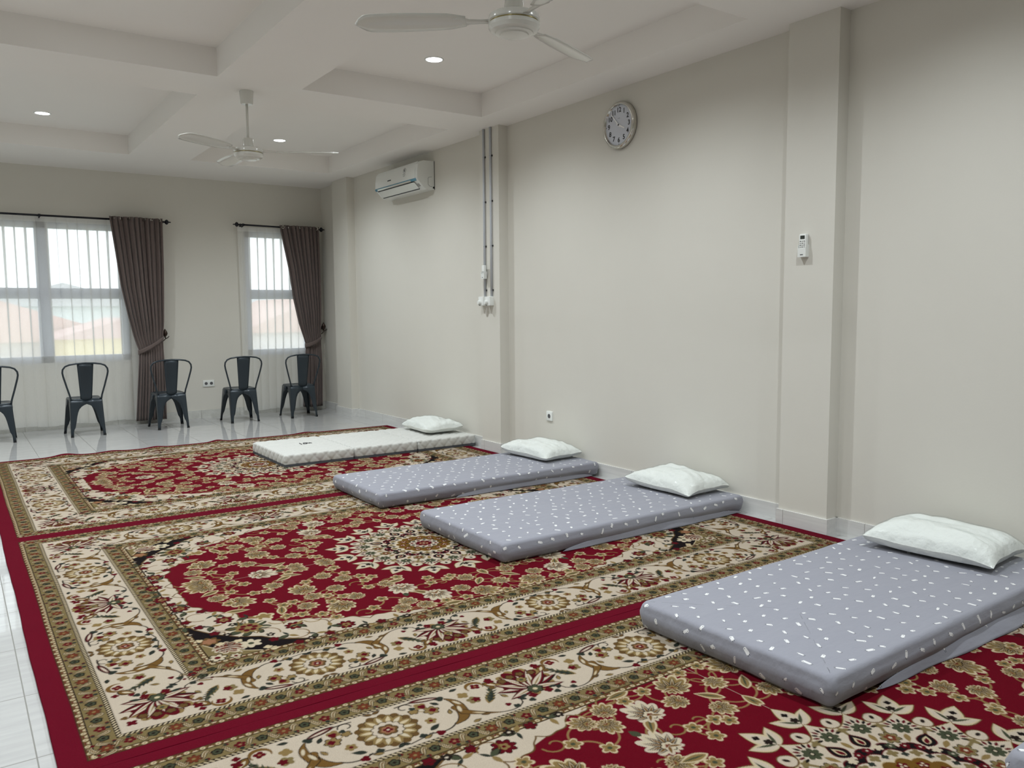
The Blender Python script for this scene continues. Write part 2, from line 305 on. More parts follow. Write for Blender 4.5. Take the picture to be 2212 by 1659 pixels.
    for k in range(N):                               # tulips on the points, buds in the hollows
        a = 2 * math.pi * k / N
        px, py = .43 * math.cos(a), .43 * math.sin(a)
        for col, e in (('brown', .008), ('light', .004), ('cream', -.004)):
            c.leaf(px, py, .125 + e, .06 + 2 * e, a, col)
            for sg in (-1, 1): c.leaf(px, py, .105 + e, .042 + 2 * e, a + sg * .85, col)
        for sg in (-1, 1): c.leaf(px + .01 * math.cos(a), py + .01 * math.sin(a), .07, .012, a + sg * .85, 'green')
        c.flower(px + .075 * math.cos(a), py + .075 * math.sin(a), .013, 4, 'black', a, .3); c.flower(px + .035 * math.cos(a), py + .035 * math.sin(a), .017, 5, 'dark', a, .3)
        b = a + math.pi / N
        c.flower(.395 * math.cos(b), .395 * math.sin(b), .034, 3, 'brown', b, .1); c.flower(.395 * math.cos(b), .395 * math.sin(b), .03, 3, 'cream', b, .1); c.ell(.4 * math.cos(b), .4 * math.sin(b), .012, .007, b, 'dark')
    c.radial(0, 0, cusp(.442, .17), .45, 'brown'); c.radial(0, 0, cusp(.436, .17), .45, 'light'); c.radial(0, 0, cusp(.431, .17), .45, 'cream')
    for k in range(N):
        a = 2 * math.pi * k / N; b = a + math.pi / N
        x, y = .335 * math.cos(a), .335 * math.sin(a)
        for q in range(9):
            t = a - 1.5 + q * .375
            c.leaf(x + .034 * math.cos(t), y + .034 * math.sin(t), .026, .011, t, 'lily' if q % 2 else 'black')
        c.flower(x, y, .033, 7, 'green', a, .3); c.disc(x, y, .009, 'black'); c.disc(x, y, .005, 'hi')
        c.leaf(.30 * math.cos(a), .30 * math.sin(a), .05, .02, a + math.pi, 'tan')
        c.stroke([(.355 * math.cos(b), .355 * math.sin(b)), (.31 * math.cos(b), .31 * math.sin(b))], .012, 'olive'); c.ell(.345 * math.cos(b), .345 * math.sin(b), .010, .024, b, 'olive')
        x, y = .272 * math.cos(b), .272 * math.sin(b)
        if k % 2: c.leaf(.235 * math.cos(b), .235 * math.sin(b), .085, .062, b, 'lily'); c.leaf(.236 * math.cos(b), .236 * math.sin(b), .08, .054, b, 'black'); c.leaf(.25 * math.cos(b), .25 * math.sin(b), .05, .026, b, 'light'); c.leaf(.253 * math.cos(b), .253 * math.sin(b), .036, .016, b, 'lily')
        else: c.flower(x, y, .036, 7, 'dark', b, .3); c.flower(x, y, .032, 7, 'olive', b, .3); c.flower(x, y, .02, 5, 'rust', b, .35); c.disc(x, y, .006, 'hi')
    c.radial(0, 0, lob(.248, .12), .25, 'lily'); c.radial(0, 0, lob(.243, .12), .25, 'black')
    for k in range(32):
        a = 2 * math.pi * (k + .5) / 32
        c.flower(.226 * math.cos(a), .226 * math.sin(a), .017, 5, ('lily', 'green', 'hi', 'lily')[k % 4], a, .35); c.disc(.226 * math.cos(a), .226 * math.sin(a), .004, 'cream')
    c.radial(0, 0, lob(.212, .10), .25, 'lily'); c.radial(0, 0, lob(.207, .10), .25, 'cream')
    for k in range(N):
        a = 2 * math.pi * k / N; b = a + math.pi / N
        c.flower(.187 * math.cos(a), .187 * math.sin(a), .02, 4, 'olive', a, .45); c.flower(.178 * math.cos(b), .178 * math.sin(b), .013, 4, 'dgreen', b, .4)
    c.radial(0, 0, lob(.164, .10), .2, 'light'); c.radial(0, 0, lob(.159, .10), .2, 'gold')
    for k in range(12):
        a = 2 * math.pi * (k + .5) / 12; x, y = .122 * math.cos(a), .122 * math.sin(a)
        c.flower(x, y, .02, 5, 'lily', a, .4)
        for q in range(3): c.disc(x + .008 * math.cos(q * 2.1 + a), y + .008 * math.sin(q * 2.1 + a), .0045, 'hi')
        c.disc(.098 * math.cos(a + .26), .098 * math.sin(a + .26), .007, 'dark')
    c.radial(0, 0, lob(.09, .12, 12), .1, 'dark'); c.radial(0, 0, lob(.086, .12, 12), .1, 'cream')
    for k in range(12):
        a = 2 * math.pi * k / 12; c.flower(.068 * math.cos(a), .068 * math.sin(a), .012, 4, 'lily' if k % 2 else 'dark', a)
    c.radial(0, 0, lob(.053, .2, 10), .1, 'dark'); c.radial(0, 0, lob(.05, .2, 10), .1, 'lily'); c.flower(0, 0, .028, 6, 'pink', 0, .3); c.flower(0, 0, .018, 6, 'lily', 0, .3); c.disc(0, 0, .006, 'light')
    return c

# ---------------------------------------------------------------- helpers
def link(o):
    COL.objects.link(o); return o
def tag(o, label=None, cat=None, group=None, kind=None):
    if label: o['label'] = label
    if cat: o['category'] = cat
    if group: o['group'] = group
    if kind: o['kind'] = kind
    return o
def thing(name, label, cat, loc=(0, 0, 0), rot=None, group=None):
    o = link(bpy.data.objects.new(name, None)); o.empty_display_size = .1
    if rot is None: o.location = loc
    else: o.matrix_world = Matrix.Translation(loc) @ rot.to_4x4()
    return tag(o, label, cat, group)
R_WALL = Matrix(((0, 0, -1), (-1, 0, 0), (0, 1, 0)))       # local x right, y up, z out of the right wall
F_WALL = Matrix(((1, 0, 0), (0, 0, -1), (0, 1, 0)))        # the same for the far wall
def dup(root, loc=None, label=None):
    r = root.copy(); link(r)
    if loc is not None: r.location = loc
    if label: r['label'] = label
    for ch in list(root.children):
        c = ch.copy(); link(c); c.parent = r
        for g in list(ch.children):
            d = g.copy(); link(d); d.parent = c
    return r
class MB:
    def __init__(s): s.v = []; s.f = []; s.uv = None
    def add(s, v, f):
        b = len(s.v); s.v += [tuple(p) for p in v]; s.f += [tuple(i + b for i in q) for q in f]; return s
    def box(s, x0, x1, y0, y1, z0, z1):
        v = [(x, y, z) for x in (x0, x1) for y in (y0, y1) for z in (z0, z1)]
        return s.add(v, [(0, 1, 3, 2), (4, 6, 7, 5), (0, 4, 5, 1), (2, 3, 7, 6), (0, 2, 6, 4), (1, 5, 7, 3)])
    def rbox(s, cx, cy, w, h, z0, z1, r, b=0., n=5, taper=0.):   # rounded plate in x, y; bevelled at its z1 side
        def ring(hw, hh, rr):
            o = []
            for sx, sy, a0 in ((1, 1, 0), (-1, 1, 90), (-1, -1, 180), (1, -1, 270)):
                for k in range(n + 1):
                    a = math.radians(a0 + 90 * k / n); o.append((cx + sx * (hw - rr) + rr * math.cos(a), cy + sy * (hh - rr) + rr * math.sin(a)))
            return o
        zs = [(z0, 0), (z1 - b, taper), (z1 - b * .3, taper + b * .3), (z1, taper + b)] if b else [(z0, 0), (z1, taper)]
        rings = [[(x, y, z) for x, y in ring(w / 2 - i, h / 2 - i, max(r - i, 1e-4))] for z, i in zs]
        return s.rings(rings)
    def rings(s, rings, caps=(1, 1), closed=True):
        n = len(rings[0]); v = [p for r in rings for p in r]; f = []
        for k in range(len(rings) - 1):
            for i in range(n if closed else n - 1):
                j = (i + 1) % n; f.append((k * n + i, k * n + j, (k + 1) * n + j, (k + 1) * n + i))
        if caps[0]: f.append(tuple(range(n))[::-1])
        if caps[1]: f.append(tuple((len(rings) - 1) * n + i for i in range(n)))
        return s.add(v, f)
    def lathe(s, prof, n=32, cx=0., cy=0., axis='z', caps=(1, 1)):
        rr = []
        for r, z in prof:
            q = []
            for i in range(n):
                a = 2 * PI * i / n; x, y = r * math.cos(a), r * math.sin(a)
                q.append((cx + x, cy + y, z) if axis == 'z' else ((z, cx + x, cy + y) if axis == 'x' else (cx + y, z, cy + x)))
            rr.append(q)
        return s.rings(rr, caps)
    def tube(s, pts, rad, n=8, caps=(1, 1)):
        pts = [Vector(p) for p in pts]; m = len(pts); rads = [rad] * m if not hasattr(rad, '__len__') else rad
        rr = []; up = None
        for i in range(m):
            t = (pts[min(i + 1, m - 1)] - pts[max(i - 1, 0)]).normalized()
            if up is None: up = Vector((0, 0, 1)) if abs(t.z) < .9 else Vector((0, 1, 0))
            a = t.cross(up).normalized(); b = a.cross(t).normalized(); up = b
            rr.append([tuple(pts[i] + rads[i] * (math.cos(2 * PI * k / n) * a + math.sin(2 * PI * k / n) * b)) for k in range(n)])
        return s.rings(rr, caps)
    def prism(s, poly, z0, z1, M=None):
        n = len(poly); v = [(x, y, z0) for x, y in poly] + [(x, y, z1) for x, y in poly]
        if M: v = [M(*p) for p in v]
        return s.add(v, [tuple(range(n))[::-1], tuple(range(n, 2 * n))] + [(i, (i + 1) % n, n + (i + 1) % n, n + i) for i in range(n)])
    def grid(s, P):                                          # P: array (a, b, 3)
        a, b = P.shape[:2]; v = P.reshape(-1, 3).tolist()
        return s.add(v, [(i * b + j, (i + 1) * b + j, (i + 1) * b + j + 1, i * b + j + 1) for i in range(a - 1) for j in range(b - 1)])
    def build(s, name, mat, parent=None, smooth=False, angle=None, solid=0., uv=None, kind=None):
        me = bpy.data.meshes.new(name); me.from_pydata(s.v, [], s.f); me.validate()
        bm = bmesh.new(); bm.from_mesh(me); bmesh.ops.recalc_face_normals(bm, faces=bm.faces)
        if angle:
            for e in bm.edges: e.smooth = not (len(e.link_faces) == 2 and e.calc_face_angle(0) > math.radians(angle))
        bm.to_mesh(me); bm.free()
        if uv is not None:
            lay = me.uv_layers.new(name='cloth'); idx = np.empty(len(me.loops), np.int32); me.loops.foreach_get('vertex_index', idx)
            lay.data.foreach_set('uv', np.asarray(uv, np.float32)[idx].ravel())
        if smooth or angle: me.polygons.foreach_set('use_smooth', [True] * len(me.polygons))
        me.materials.append(mat)
        o = link(bpy.data.objects.new(name, me)); o.parent = parent
        if solid: m = o.modifiers.new('thickness', 'SOLIDIFY'); m.thickness = solid; m.offset = 0
        if kind: o['kind'] = kind
        return o
def text_into(mb, body, size, x, y, z, depth=.0006, bold=0.):
    cu = bpy.data.curves.new('t', 'FONT'); cu.body = body; cu.size = size; cu.align_x = 'CENTER'; cu.align_y = 'CENTER'; cu.extrude = depth; cu.offset = bold; cu.resolution_u = 3
    o = link(bpy.data.objects.new('t', cu)); dg = bpy.context.evaluated_depsgraph_get(); me = bpy.data.meshes.new_from_object(o.evaluated_get(dg))
    mb.add([(v.co.x + x, v.co.y + y, v.co.z + z) for v in me.vertices], [tuple(p.vertices) for p in me.polygons])
    bpy.data.objects.remove(o); bpy.data.curves.remove(cu); bpy.data.meshes.remove(me)

# ---------------------------------------------------------------- materials
def lin(r, g, b): return (*[float(q) for q in srgb(r, g, b)], 1)
class NT:
    def __init__(s, m): s.t = m.node_tree; s.n = s.t.nodes; s.l = s.t.links
    def new(s, t, **k):
        o = s.n.new(t)
        for a, b in k.items(): setattr(o, a, b)
        return o
    def set(s, sock, v):
        if hasattr(v, 'is_output') or isinstance(v, bpy.types.NodeSocket): s.l.new(v, sock)
        else: sock.default_value = v
    def m(s, op, a, b=0., c=None):
        o = s.new('ShaderNodeMath', operation=op); s.set(o.inputs[0], a); s.set(o.inputs[1], b)
        if c is not None: s.set(o.inputs[2], c)
        return o.outputs[0]
    def mix(s, f, a, b):
        o = s.new('ShaderNodeMix', data_type='RGBA'); s.set(o.inputs[0], f); s.set(o.inputs[6], a); s.set(o.inputs[7], b); return o.outputs[2]
    def noise(s, vec, scale, detail=2., rough=.5):
        o = s.new('ShaderNodeTexNoise'); s.set(o.inputs['Vector'], vec); o.inputs['Scale'].default_value = scale; o.inputs['Detail'].default_value = detail; o.inputs['Roughness'].default_value = rough; return o.outputs['Fac']
    def sep(s, v): o = s.new('ShaderNodeSeparateXYZ'); s.l.new(v, o.inputs[0]); return o.outputs
    def comb(s, x, y, z=0.):
        o = s.new('ShaderNodeCombineXYZ')
        for i, q in enumerate((x, y, z)): s.set(o.inputs[i], q)
        return o.outputs[0]
    def mp(s, v, sc): o = s.new('ShaderNodeMapping'); s.l.new(v, o.inputs['Vector']); o.inputs['Scale'].default_value = sc; return o.outputs[0]
    def bump(s, h, strength, dist):
        o = s.new('ShaderNodeBump'); s.l.new(h, o.inputs['Height']); o.inputs['Strength'].default_value = strength; o.inputs['Distance'].default_value = dist; return o.outputs[0]
def pm(name, col, rough=.5, metal=0., spec=.5, coat=0., sheen=0., trans=0., bump=None, var=0., emit=None):
    m = bpy.data.materials.new(name); m.use_nodes = True; t = NT(m); p = t.n['Principled BSDF']
    p.inputs['Base Color'].default_value = col; p.inputs['Roughness'].default_value = rough; p.inputs['Metallic'].default_value = metal
    p.inputs['Specular IOR Level'].default_value = spec; p.inputs['Coat Weight'].default_value = coat; p.inputs['Coat Roughness'].default_value = .12
    p.inputs['Sheen Weight'].default_value = sheen
    geo = t.new('ShaderNodeTexCoord').outputs['Object']
    if var:
        nz = t.noise(geo, 3.0, 4); k = t.m('MULTIPLY_ADD', nz, var, 1 - var / 2)
        v = t.new('ShaderNodeVectorMath', operation='SCALE'); v.inputs[0].default_value = col[:3]; t.l.new(k, v.inputs['Scale']); t.l.new(v.outputs[0], p.inputs['Base Color'])
    if bump: t.l.new(t.bump(t.noise(geo, bump[0], 3), bump[1], bump[2]), p.inputs['Normal'])
    if emit: p.inputs['Emission Color'].default_value = emit[0]; p.inputs['Emission Strength'].default_value = emit[1]
    m['_t'] = 0; del m['_t']
    return m
def pnode(m): return m.node_tree.nodes['Principled BSDF']
M = {}
M['wall'] = pm('wall_paint', lin(213, 210, 201), .55, spec=.25, bump=(90, .06, .004), var=.035)
M['ceil'] = pm('ceiling_paint', lin(239, 236, 232), .7, spec=.2, bump=(60, .03, .003), var=.02)
M['white'] = pm('white_plastic', lin(226, 228, 224), .3, var=.01)
M['offwhite'] = pm('white_gloss_paint', lin(214, 214, 208), .22, coat=.3, var=.01)
M['grey'] = pm('grey_plastic', lin(150, 150, 148), .4, var=.02)
M['dark'] = pm('dark_plastic', lin(32, 33, 34), .4, var=.02)
M['black'] = pm('black_gap', lin(12, 12, 12), .5, var=.02)
M['lcd'] = pm('lcd_screen', lin(58, 62, 58), .15, var=.05)
M['chair'] = pm('slate_powder_coat', lin(44, 53, 60), .33, metal=.25, bump=(300, .04, .001), var=.05)
M['rubber'] = pm('black_rubber', lin(18, 18, 18), .7, var=.02)
M['rod'] = pm('black_rod_metal', lin(26, 26, 34), .3, metal=.4, var=.03)
M['steel'] = pm('brushed_steel', lin(205, 203, 196), .16, metal=1., var=.03)
M['blue'] = pm('blue_translucent_strip', lin(96, 150, 172), .25, var=.03)
M['conduit'] = pm('grey_conduit_pipe', lin(192, 196, 202), .35, var=.03)
M['frame'] = pm('window_frame_metal', lin(200, 207, 224), .4, metal=.2, var=.02)
M['face'] = pm('clock_face_paper', lin(208, 212, 222), .5, var=.01)
M['ink'] = pm('black_ink', lin(20, 20, 24), .5, var=.02)
M['hand'] = pm('white_hand_paint', lin(250, 250, 250), .3, var=.01)
M['curtain'] = pm('brown_curtain_cloth', lin(104, 91, 87), .75, spec=.2, sheen=.3, bump=(700, .15, .001), var=.06)
M['holdback'] = pm('bronze_holdback', lin(60, 46, 38), .4, metal=.6, var=.08)
M['base_cloth'] = pm('grey_base_cloth', lin(78, 80, 84), .8, spec=.2, bump=(500, .1, .001), var=.05)
M['quilt'] = pm('white_quilt_cloth', lin(192, 192, 187), .75, spec=.2, sheen=.2, bump=(600, .08, .001), var=.015)
def glass_material():
    m = bpy.data.materials.new('window_glass'); m.use_nodes = True; t = NT(m); t.n.remove(t.n['Principled BSDF'])
    a = t.new('ShaderNodeBsdfTransparent'); a.inputs[0].default_value = (.95, .97, .97, 1); b = t.new('ShaderNodeBsdfGlossy'); b.inputs['Roughness'].default_value = .02
    fr = t.new('ShaderNodeFresnel'); fr.inputs[0].default_value = 1.45; x = t.new('ShaderNodeMixShader'); t.l.new(fr.outputs[0], x.inputs[0]); t.l.new(a.outputs[0], x.inputs[1]); t.l.new(b.outputs[0], x.inputs[2])
    t.l.new(x.outputs[0], t.n['Material Output'].inputs[0]); return m
M['glass'] = glass_material()
def sheer_material(name, clear, col=(.93, .93, .90, 1)):
    m = bpy.data.materials.new(name); m.use_nodes = True; t = NT(m); t.n.remove(t.n['Principled BSDF'])
    geo = t.new('ShaderNodeTexCoord').outputs['Object']
    d = t.new('ShaderNodeBsdfDiffuse'); d.inputs[0].default_value = col; tr = t.new('ShaderNodeBsdfTranslucent'); tr.inputs[0].default_value = col
    x = t.new('ShaderNodeMixShader'); x.inputs[0].default_value = .5; t.l.new(d.outputs[0], x.inputs[1]); t.l.new(tr.outputs[0], x.inputs[2])
    tp = t.new('ShaderNodeBsdfTransparent'); y = t.new('ShaderNodeMixShader')
    vo = t.new('ShaderNodeTexVoronoi'); t.l.new(t.mp(geo, (28, 1, 16)), vo.inputs['Vector'])
    dot = t.m('LESS_THAN', vo.outputs['Distance'], .13)          # woven specks
    f = t.m('MULTIPLY_ADD', dot, -.4 * clear, clear); t.l.new(f, y.inputs[0])
    t.l.new(x.outputs[0], y.inputs[1]); t.l.new(tp.outputs[0], y.inputs[2]); t.l.new(y.outputs[0], t.n['Material Output'].inputs[0]); return m
M['sheer'] = sheer_material('sheer_voile', .36, (.97, .97, .95, 1))
M['sheer_head'] = sheer_material('sheer_header_tape', .15, (.97, .97, .95, 1))
def film_material():
    m = bpy.data.materials.new('clear_plastic_film'); m.use_nodes = True; t = NT(m); t.n.remove(t.n['Principled BSDF'])
    geo = t.new('ShaderNodeTexCoord').outputs['Object']
    a = t.new('ShaderNodeBsdfTransparent'); a.inputs[0].default_value = (.97, .98, .98, 1); b = t.new('ShaderNodeBsdfGlossy'); b.inputs['Roughness'].default_value = .09
    t.l.new(t.bump(t.noise(t.mp(geo, (1, 1.6, 1)), 42, 5, .65), 1., .03), b.inputs['Normal'])
    fr = t.new('ShaderNodeFresnel'); fr.inputs[0].default_value = 1.5; k = t.m('MINIMUM', t.m('MULTIPLY_ADD', fr.outputs[0], .4, .01), .09)
    x = t.new('ShaderNodeMixShader'); t.l.new(k, x.inputs[0]); t.l.new(a.outputs[0], x.inputs[1]); t.l.new(b.outputs[0], x.inputs[2])
    t.l.new(x.outputs[0], t.n['Material Output'].inputs[0]); return m
M['film'] = film_material()
M['pillow'] = pm('white_pillow_cloth', lin(222, 224, 219), .7, spec=.2, coat=.1, bump=(18, .45, .03), var=.01)
def tile_material(name, px, py, ox, oy, axes, base, rough, line, hi=.012):
    m = pm(name, base, rough, spec=.5); t = NT(m); p = pnode(m); geo = t.new('ShaderNodeTexCoord').outputs['Object']; q = t.sep(geo)
    u, v = q[axes[0]], q[axes[1]]
    a = t.m('DIVIDE', t.m('SUBTRACT', u, ox), px); b = t.m('DIVIDE', t.m('SUBTRACT', v, oy), py)
    da = t.m('MULTIPLY', t.m('PINGPONG', a, .5), px); db = t.m('MULTIPLY', t.m('PINGPONG', b, .5), py)
    ln = t.m('LESS_THAN', t.m('MINIMUM', da, db), line)
    cell = t.comb(t.m('FLOOR', a), t.m('FLOOR', b)); wn = t.new('ShaderNodeTexWhiteNoise'); t.l.new(cell, wn.inputs['Vector'])
    ad = t.new('ShaderNodeVectorMath', operation='ADD'); t.l.new(t.mp(geo, (.8, 9, 9) if axes == (0, 1) else (9, .8, 14)), ad.inputs[0]); t.l.new(wn.outputs['Color'], ad.inputs[1])
    st = t.noise(ad.outputs[0], 3.2, 6, .62)
    c = t.mix(t.m('MULTIPLY_ADD', st, 1.6, -.35), (base[0] * .86, base[1] * .86, base[2] * .87, 1), (min(1, base[0] * 1.1), min(1, base[1] * 1.1), min(1, base[2] * 1.1), 1))
    c = t.mix(ln, c, (base[0] * .42, base[1] * .41, base[2] * .38, 1)); t.l.new(c, p.inputs['Base Color'])
    t.l.new(t.m('MULTIPLY_ADD', ln, .5, rough), p.inputs['Roughness']); t.l.new(t.bump(t.m('SUBTRACT', 1., ln), .3, .002), p.inputs['Normal'])
    return m
M['floor'] = tile_material('glazed_floor_tile', .4915, .4885, .149, 2.773, (0, 1), lin(180, 180, 178), .03, .0022)
M['skirt'] = tile_material('glazed_skirting_tile', .4885, 5., 2.62, -1., (1, 2), lin(214, 214, 211), .25, .0016)
M['skirt_far'] = tile_material('glazed_skirting_tile_far', .4885, 5., 2.62, -1., (0, 2), lin(206, 206, 200), .25, .0016)
def sheet_material():
    m = pm('grey_sheet_with_white_prints', lin(152, 153, 162), .8, spec=.2, sheen=.15); t = NT(m); p = pnode(m)
    uv = t.new('ShaderNodeUVMap', uv_map='cloth').outputs[0]; q = t.sep(uv); cu, cv = .108, .074
    b = t.m('DIVIDE', q[1], cv); row = t.m('FLOOR', b); a = t.m('ADD', t.m('DIVIDE', q[0], cu), t.m('MULTIPLY', t.m('MODULO', row, 2.), .47)); colu = t.m('FLOOR', a)
    wn = t.new('ShaderNodeTexWhiteNoise'); t.l.new(t.comb(colu, row), wn.inputs['Vector']); r = t.new('ShaderNodeSeparateColor'); t.l.new(wn.outputs['Color'], r.inputs[0]); r0, r1, r2 = r.outputs
    lu = t.m('SUBTRACT', t.m('MULTIPLY', t.m('SUBTRACT', t.m('SUBTRACT', a, colu), .5), cu), t.m('MULTIPLY', t.m('SUBTRACT', r1, .5), .05))
    lv = t.m('SUBTRACT', t.m('MULTIPLY', t.m('SUBTRACT', t.m('SUBTRACT', b, row), .5), cv), t.m('MULTIPLY', t.m('SUBTRACT', r2, .5), .03))
    an = t.m('MULTIPLY_ADD', t.m('FLOOR', t.m('MULTIPLY', r0, 5.)), .62, -.9); ca, sa = t.m('COSINE', an), t.m('SINE', an)
    u = t.m('ADD', t.m('MULTIPLY', lu, ca), t.m('MULTIPLY', lv, sa)); v = t.m('SUBTRACT', t.m('MULTIPLY', lv, ca), t.m('MULTIPLY', lu, sa))
    L = t.m('MULTIPLY_ADD', r1, .009, .0085); W = t.m('MULTIPLY_ADD', r2, .0030, .0042)
    e = t.m('ADD', t.m('POWER', t.m('ABSOLUTE', t.m('DIVIDE', u, L)), 4.5), t.m('POWER', t.m('ABSOLUTE', t.m('DIVIDE', v, W)), 4.5))
    hx = t.m('SUBTRACT', u, t.m('MULTIPLY', L, .7)); hv = t.m('SUBTRACT', v, t.m('MULTIPLY', W, t.m('MULTIPLY_ADD', r0, 1.4, -.7)))
    head = t.m('MULTIPLY', t.m('LESS_THAN', t.m('ADD', t.m('MULTIPLY', hx, hx), t.m('MULTIPLY', hv, hv)), .00003), t.m('GREATER_THAN', r2, .45))
    shape = t.m('MAXIMUM', t.m('LESS_THAN', e, 1.), head)
    eye = t.m('LESS_THAN', t.m('ADD', t.m('MULTIPLY', hx, hx), t.m('MULTIPLY', hv, hv)), .0000034)
    tail = t.m('MULTIPLY', t.m('LESS_THAN', t.m('ABSOLUTE', t.m('ADD', u, t.m('MULTIPLY', L, 1.12))), .0032), t.m('LESS_THAN', t.m('ABSOLUTE', t.m('SUBTRACT', t.m('ABSOLUTE', v), .0034)), .0012))
    grain = t.noise(t.mp(uv, (1, 1, 1)), 900, 2)
    base = t.mix(grain, lin(128, 129, 138), lin(145, 146, 155))
    c = t.mix(shape, base, lin(214, 214, 214)); c = t.mix(t.m('MAXIMUM', eye, tail), c, lin(66, 66, 70)); t.l.new(c, p.inputs['Base Color'])
    ob = t.new('ShaderNodeTexCoord').outputs['Object']
    t.l.new(t.bump(t.noise(t.mp(ob, (2.2, 7, 5)), 2.6, 4, .5), .22, .03), p.inputs['Normal']); return m
M['sheet'] = sheet_material()
def rug_material():
    m = pm('woven_rug_pile', (1, 1, 1, 1), .95, spec=.03, sheen=.02); t = NT(m); p = pnode(m)
    at = t.new('ShaderNodeAttribute', attribute_name='pile'); geo = t.new('ShaderNodeTexCoord').outputs['Object']
    n = t.noise(geo, 420, 2, .7); big = t.noise(geo, 5, 3)
    k = t.m('MULTIPLY', t.m('MULTIPLY_ADD', n, .7, .65), t.m('MULTIPLY_ADD', big, .14, .93))
    v = t.new('ShaderNodeVectorMath', operation='SCALE'); t.l.new(at.outputs['Color'], v.inputs[0]); t.l.new(k, v.inputs['Scale']); t.l.new(v.outputs[0], p.inputs['Base Color'])
    p.inputs['Sheen Roughness'].default_value = .5; p.inputs['Sheen Tint'].default_value = (1, .62, .64, 1)
    t.l.new(t.bump(n, .7, .006), p.inputs['Normal']); return m
M['rug'] = rug_material()
def lamp_material():
    m = bpy.data.materials.new('downlight_lens'); m.use_nodes = True; t = NT(m); t.n.remove(t.n['Principled BSDF'])
    e = t.new('ShaderNodeEmission'); e.inputs[0].default_value = (.90, .965, 1.0, 1); e.inputs[1].default_value = LENS_GLOW
    t.l.new(e.outputs[0], t.n['Material Output'].inputs[0]); return m
M['lamp'] = lamp_material()

# ---------------------------------------------------------------- the room
def build_room():
    MB().box(XL - .2, XR + .2, YB - .2, YF + .2, -.12, 0).build('floor', M['floor'], kind='structure')
    MB().box(XR, XR + .16, YB - .16, YF + .16, 0, 3.45).build('wall_right', M['wall'], kind='structure')
    MB().box(XL - .16, XL, YB - .16, YF + .16, 0, 3.45).build('wall_left', M['wall'], kind='structure')
    MB().box(XL, XR, YB - .16, YB, 0, 3.45).build('wall_back', M['wall'], kind='structure')
    # far wall with its two window openings
    xs = [XL, .03, 1.82, 3.25, 4.12, XR]; zs = [0, .78, 2.41, 3.45]
    mb = MB()
    for i in range(5):
        for k in range(3):
            if k == 1 and i in (1, 3): continue
            mb.box(xs[i], xs[i + 1], YF, YF + .16, zs[k], zs[k + 1])
    mb.build('wall_far', M['wall'], kind='structure')
    # coffered ceiling: grid of cells at two heights
    cx = [(-2.2, -.555), (.07, 1.69), (2.312, 3.935)]; cy = [(-.22, 2.65), (3.23, 6.10), (6.68, 9.552)]
    xb = sorted([XL, XR] + [q for p in cx for q in p]); yb = sorted([YB, YF] + [q for p in cy for q in p])
    def hgt(i, j):
        xm, ym = (xb[i] + xb[i + 1]) / 2, (yb[j] + yb[j + 1]) / 2
        return ZT if any(a < xm < b for a, b in cx) and any(a < ym < b for a, b in cy) else ZC
    mb = MB(); nx, ny = len(xb) - 1, len(yb) - 1
    for i in range(nx):
        for j in range(ny):
            z = hgt(i, j); x0, x1, y0, y1 = xb[i], xb[i + 1], yb[j], yb[j + 1]
            mb.add([(x0, y0, z), (x1, y0, z), (x1, y1, z), (x0, y1, z)], [(0, 3, 2, 1)])
            if i + 1 < nx and hgt(i + 1, j) != z: mb.add([(x1, y0, ZC), (x1, y1, ZC), (x1, y1, ZT), (x1, y0, ZT)], [(0, 1, 2, 3)])
            if j + 1 < ny and hgt(i, j + 1) != z: mb.add([(x0, y1, ZC), (x1, y1, ZC), (x1, y1, ZT), (x0, y1, ZT)], [(0, 1, 2, 3)])
    o = [(XL, YB, 3.45), (XR, YB, 3.45), (XR, YF, 3.45), (XL, YF, 3.45)]; mb.add(o, [(0, 1, 2, 3)])
    me_o = mb.build('ceiling', M['ceil'], kind='structure')
    # pilasters on the right wall
    for n, (a, b) in enumerate(COLS):
        MB().box(XR - COLD, XR, a, b, 0, ZC).build('trim_%d' % (n + 1), M['wall'], kind='structure')
    # skirting tiles follow the wall and its pilasters
    mb = MB(); h, t = .102, .012; y = YB
    for a, b in sorted(COLS):
        mb.box(XR - t, XR, y, a, 0, h); x = XR - COLD
        mb.box(x - t, x, a - t, b + t, 0, h); mb.box(x, XR, a - t, a, 0, h); mb.box(x, XR, b, b + t, 0, h); y = b
    mb.box(XR - t, XR, y, YF, 0, h); mb.build('baseboard_right', M['skirt'], kind='structure')
    MB().box(XL, XR - t, YF - t, YF, 0, h).build('baseboard_far', M['skirt_far'], kind='structure')
def build_window(n, x0, x1, mull):
    t = tag(link(bpy.data.objects.new('window_%d' % n, None)), kind='structure'); t.location = ((x0 + x1) / 2, YF, .78); ox = t.location.x; z0, z1 = 0., 1.63
    mb = MB(); w = .065; ya, yb = .03, .11
    mb.box(x0 - ox, x1 - ox, ya, yb, z0, z0 + .075); mb.box(x0 - ox, x1 - ox, ya, yb, z1 - .075, z1)
    mb.box(x0 - ox, x0 - ox + w, ya, yb, z0, z1); mb.box(x1 - ox - w, x1 - ox, ya, yb, z0, z1)
    xs = [x0 - ox + w, x1 - ox - w]
    for a, b in mull: mb.box(a - ox, b - ox, ya, yb, z0, z1); xs += [a - ox, b - ox]
    mb.box(x0 - ox, x1 - ox, ya + .005, yb - .005, .745, .868); mb.build('window_frame', M['frame'], t)
    xs.sort()
    for i in range(0, len(xs), 2):
        for a, b in ((z0 + .075, .745), (.868, z1 - .075)):
            MB().box(xs[i], xs[i + 1], .066, .072, a, b).build('window_pane', M['glass'], t)
build_room()
build_window(1, .03, 1.82, [(.875, 1.005)])
build_window(2, 3.25, 4.12, [])

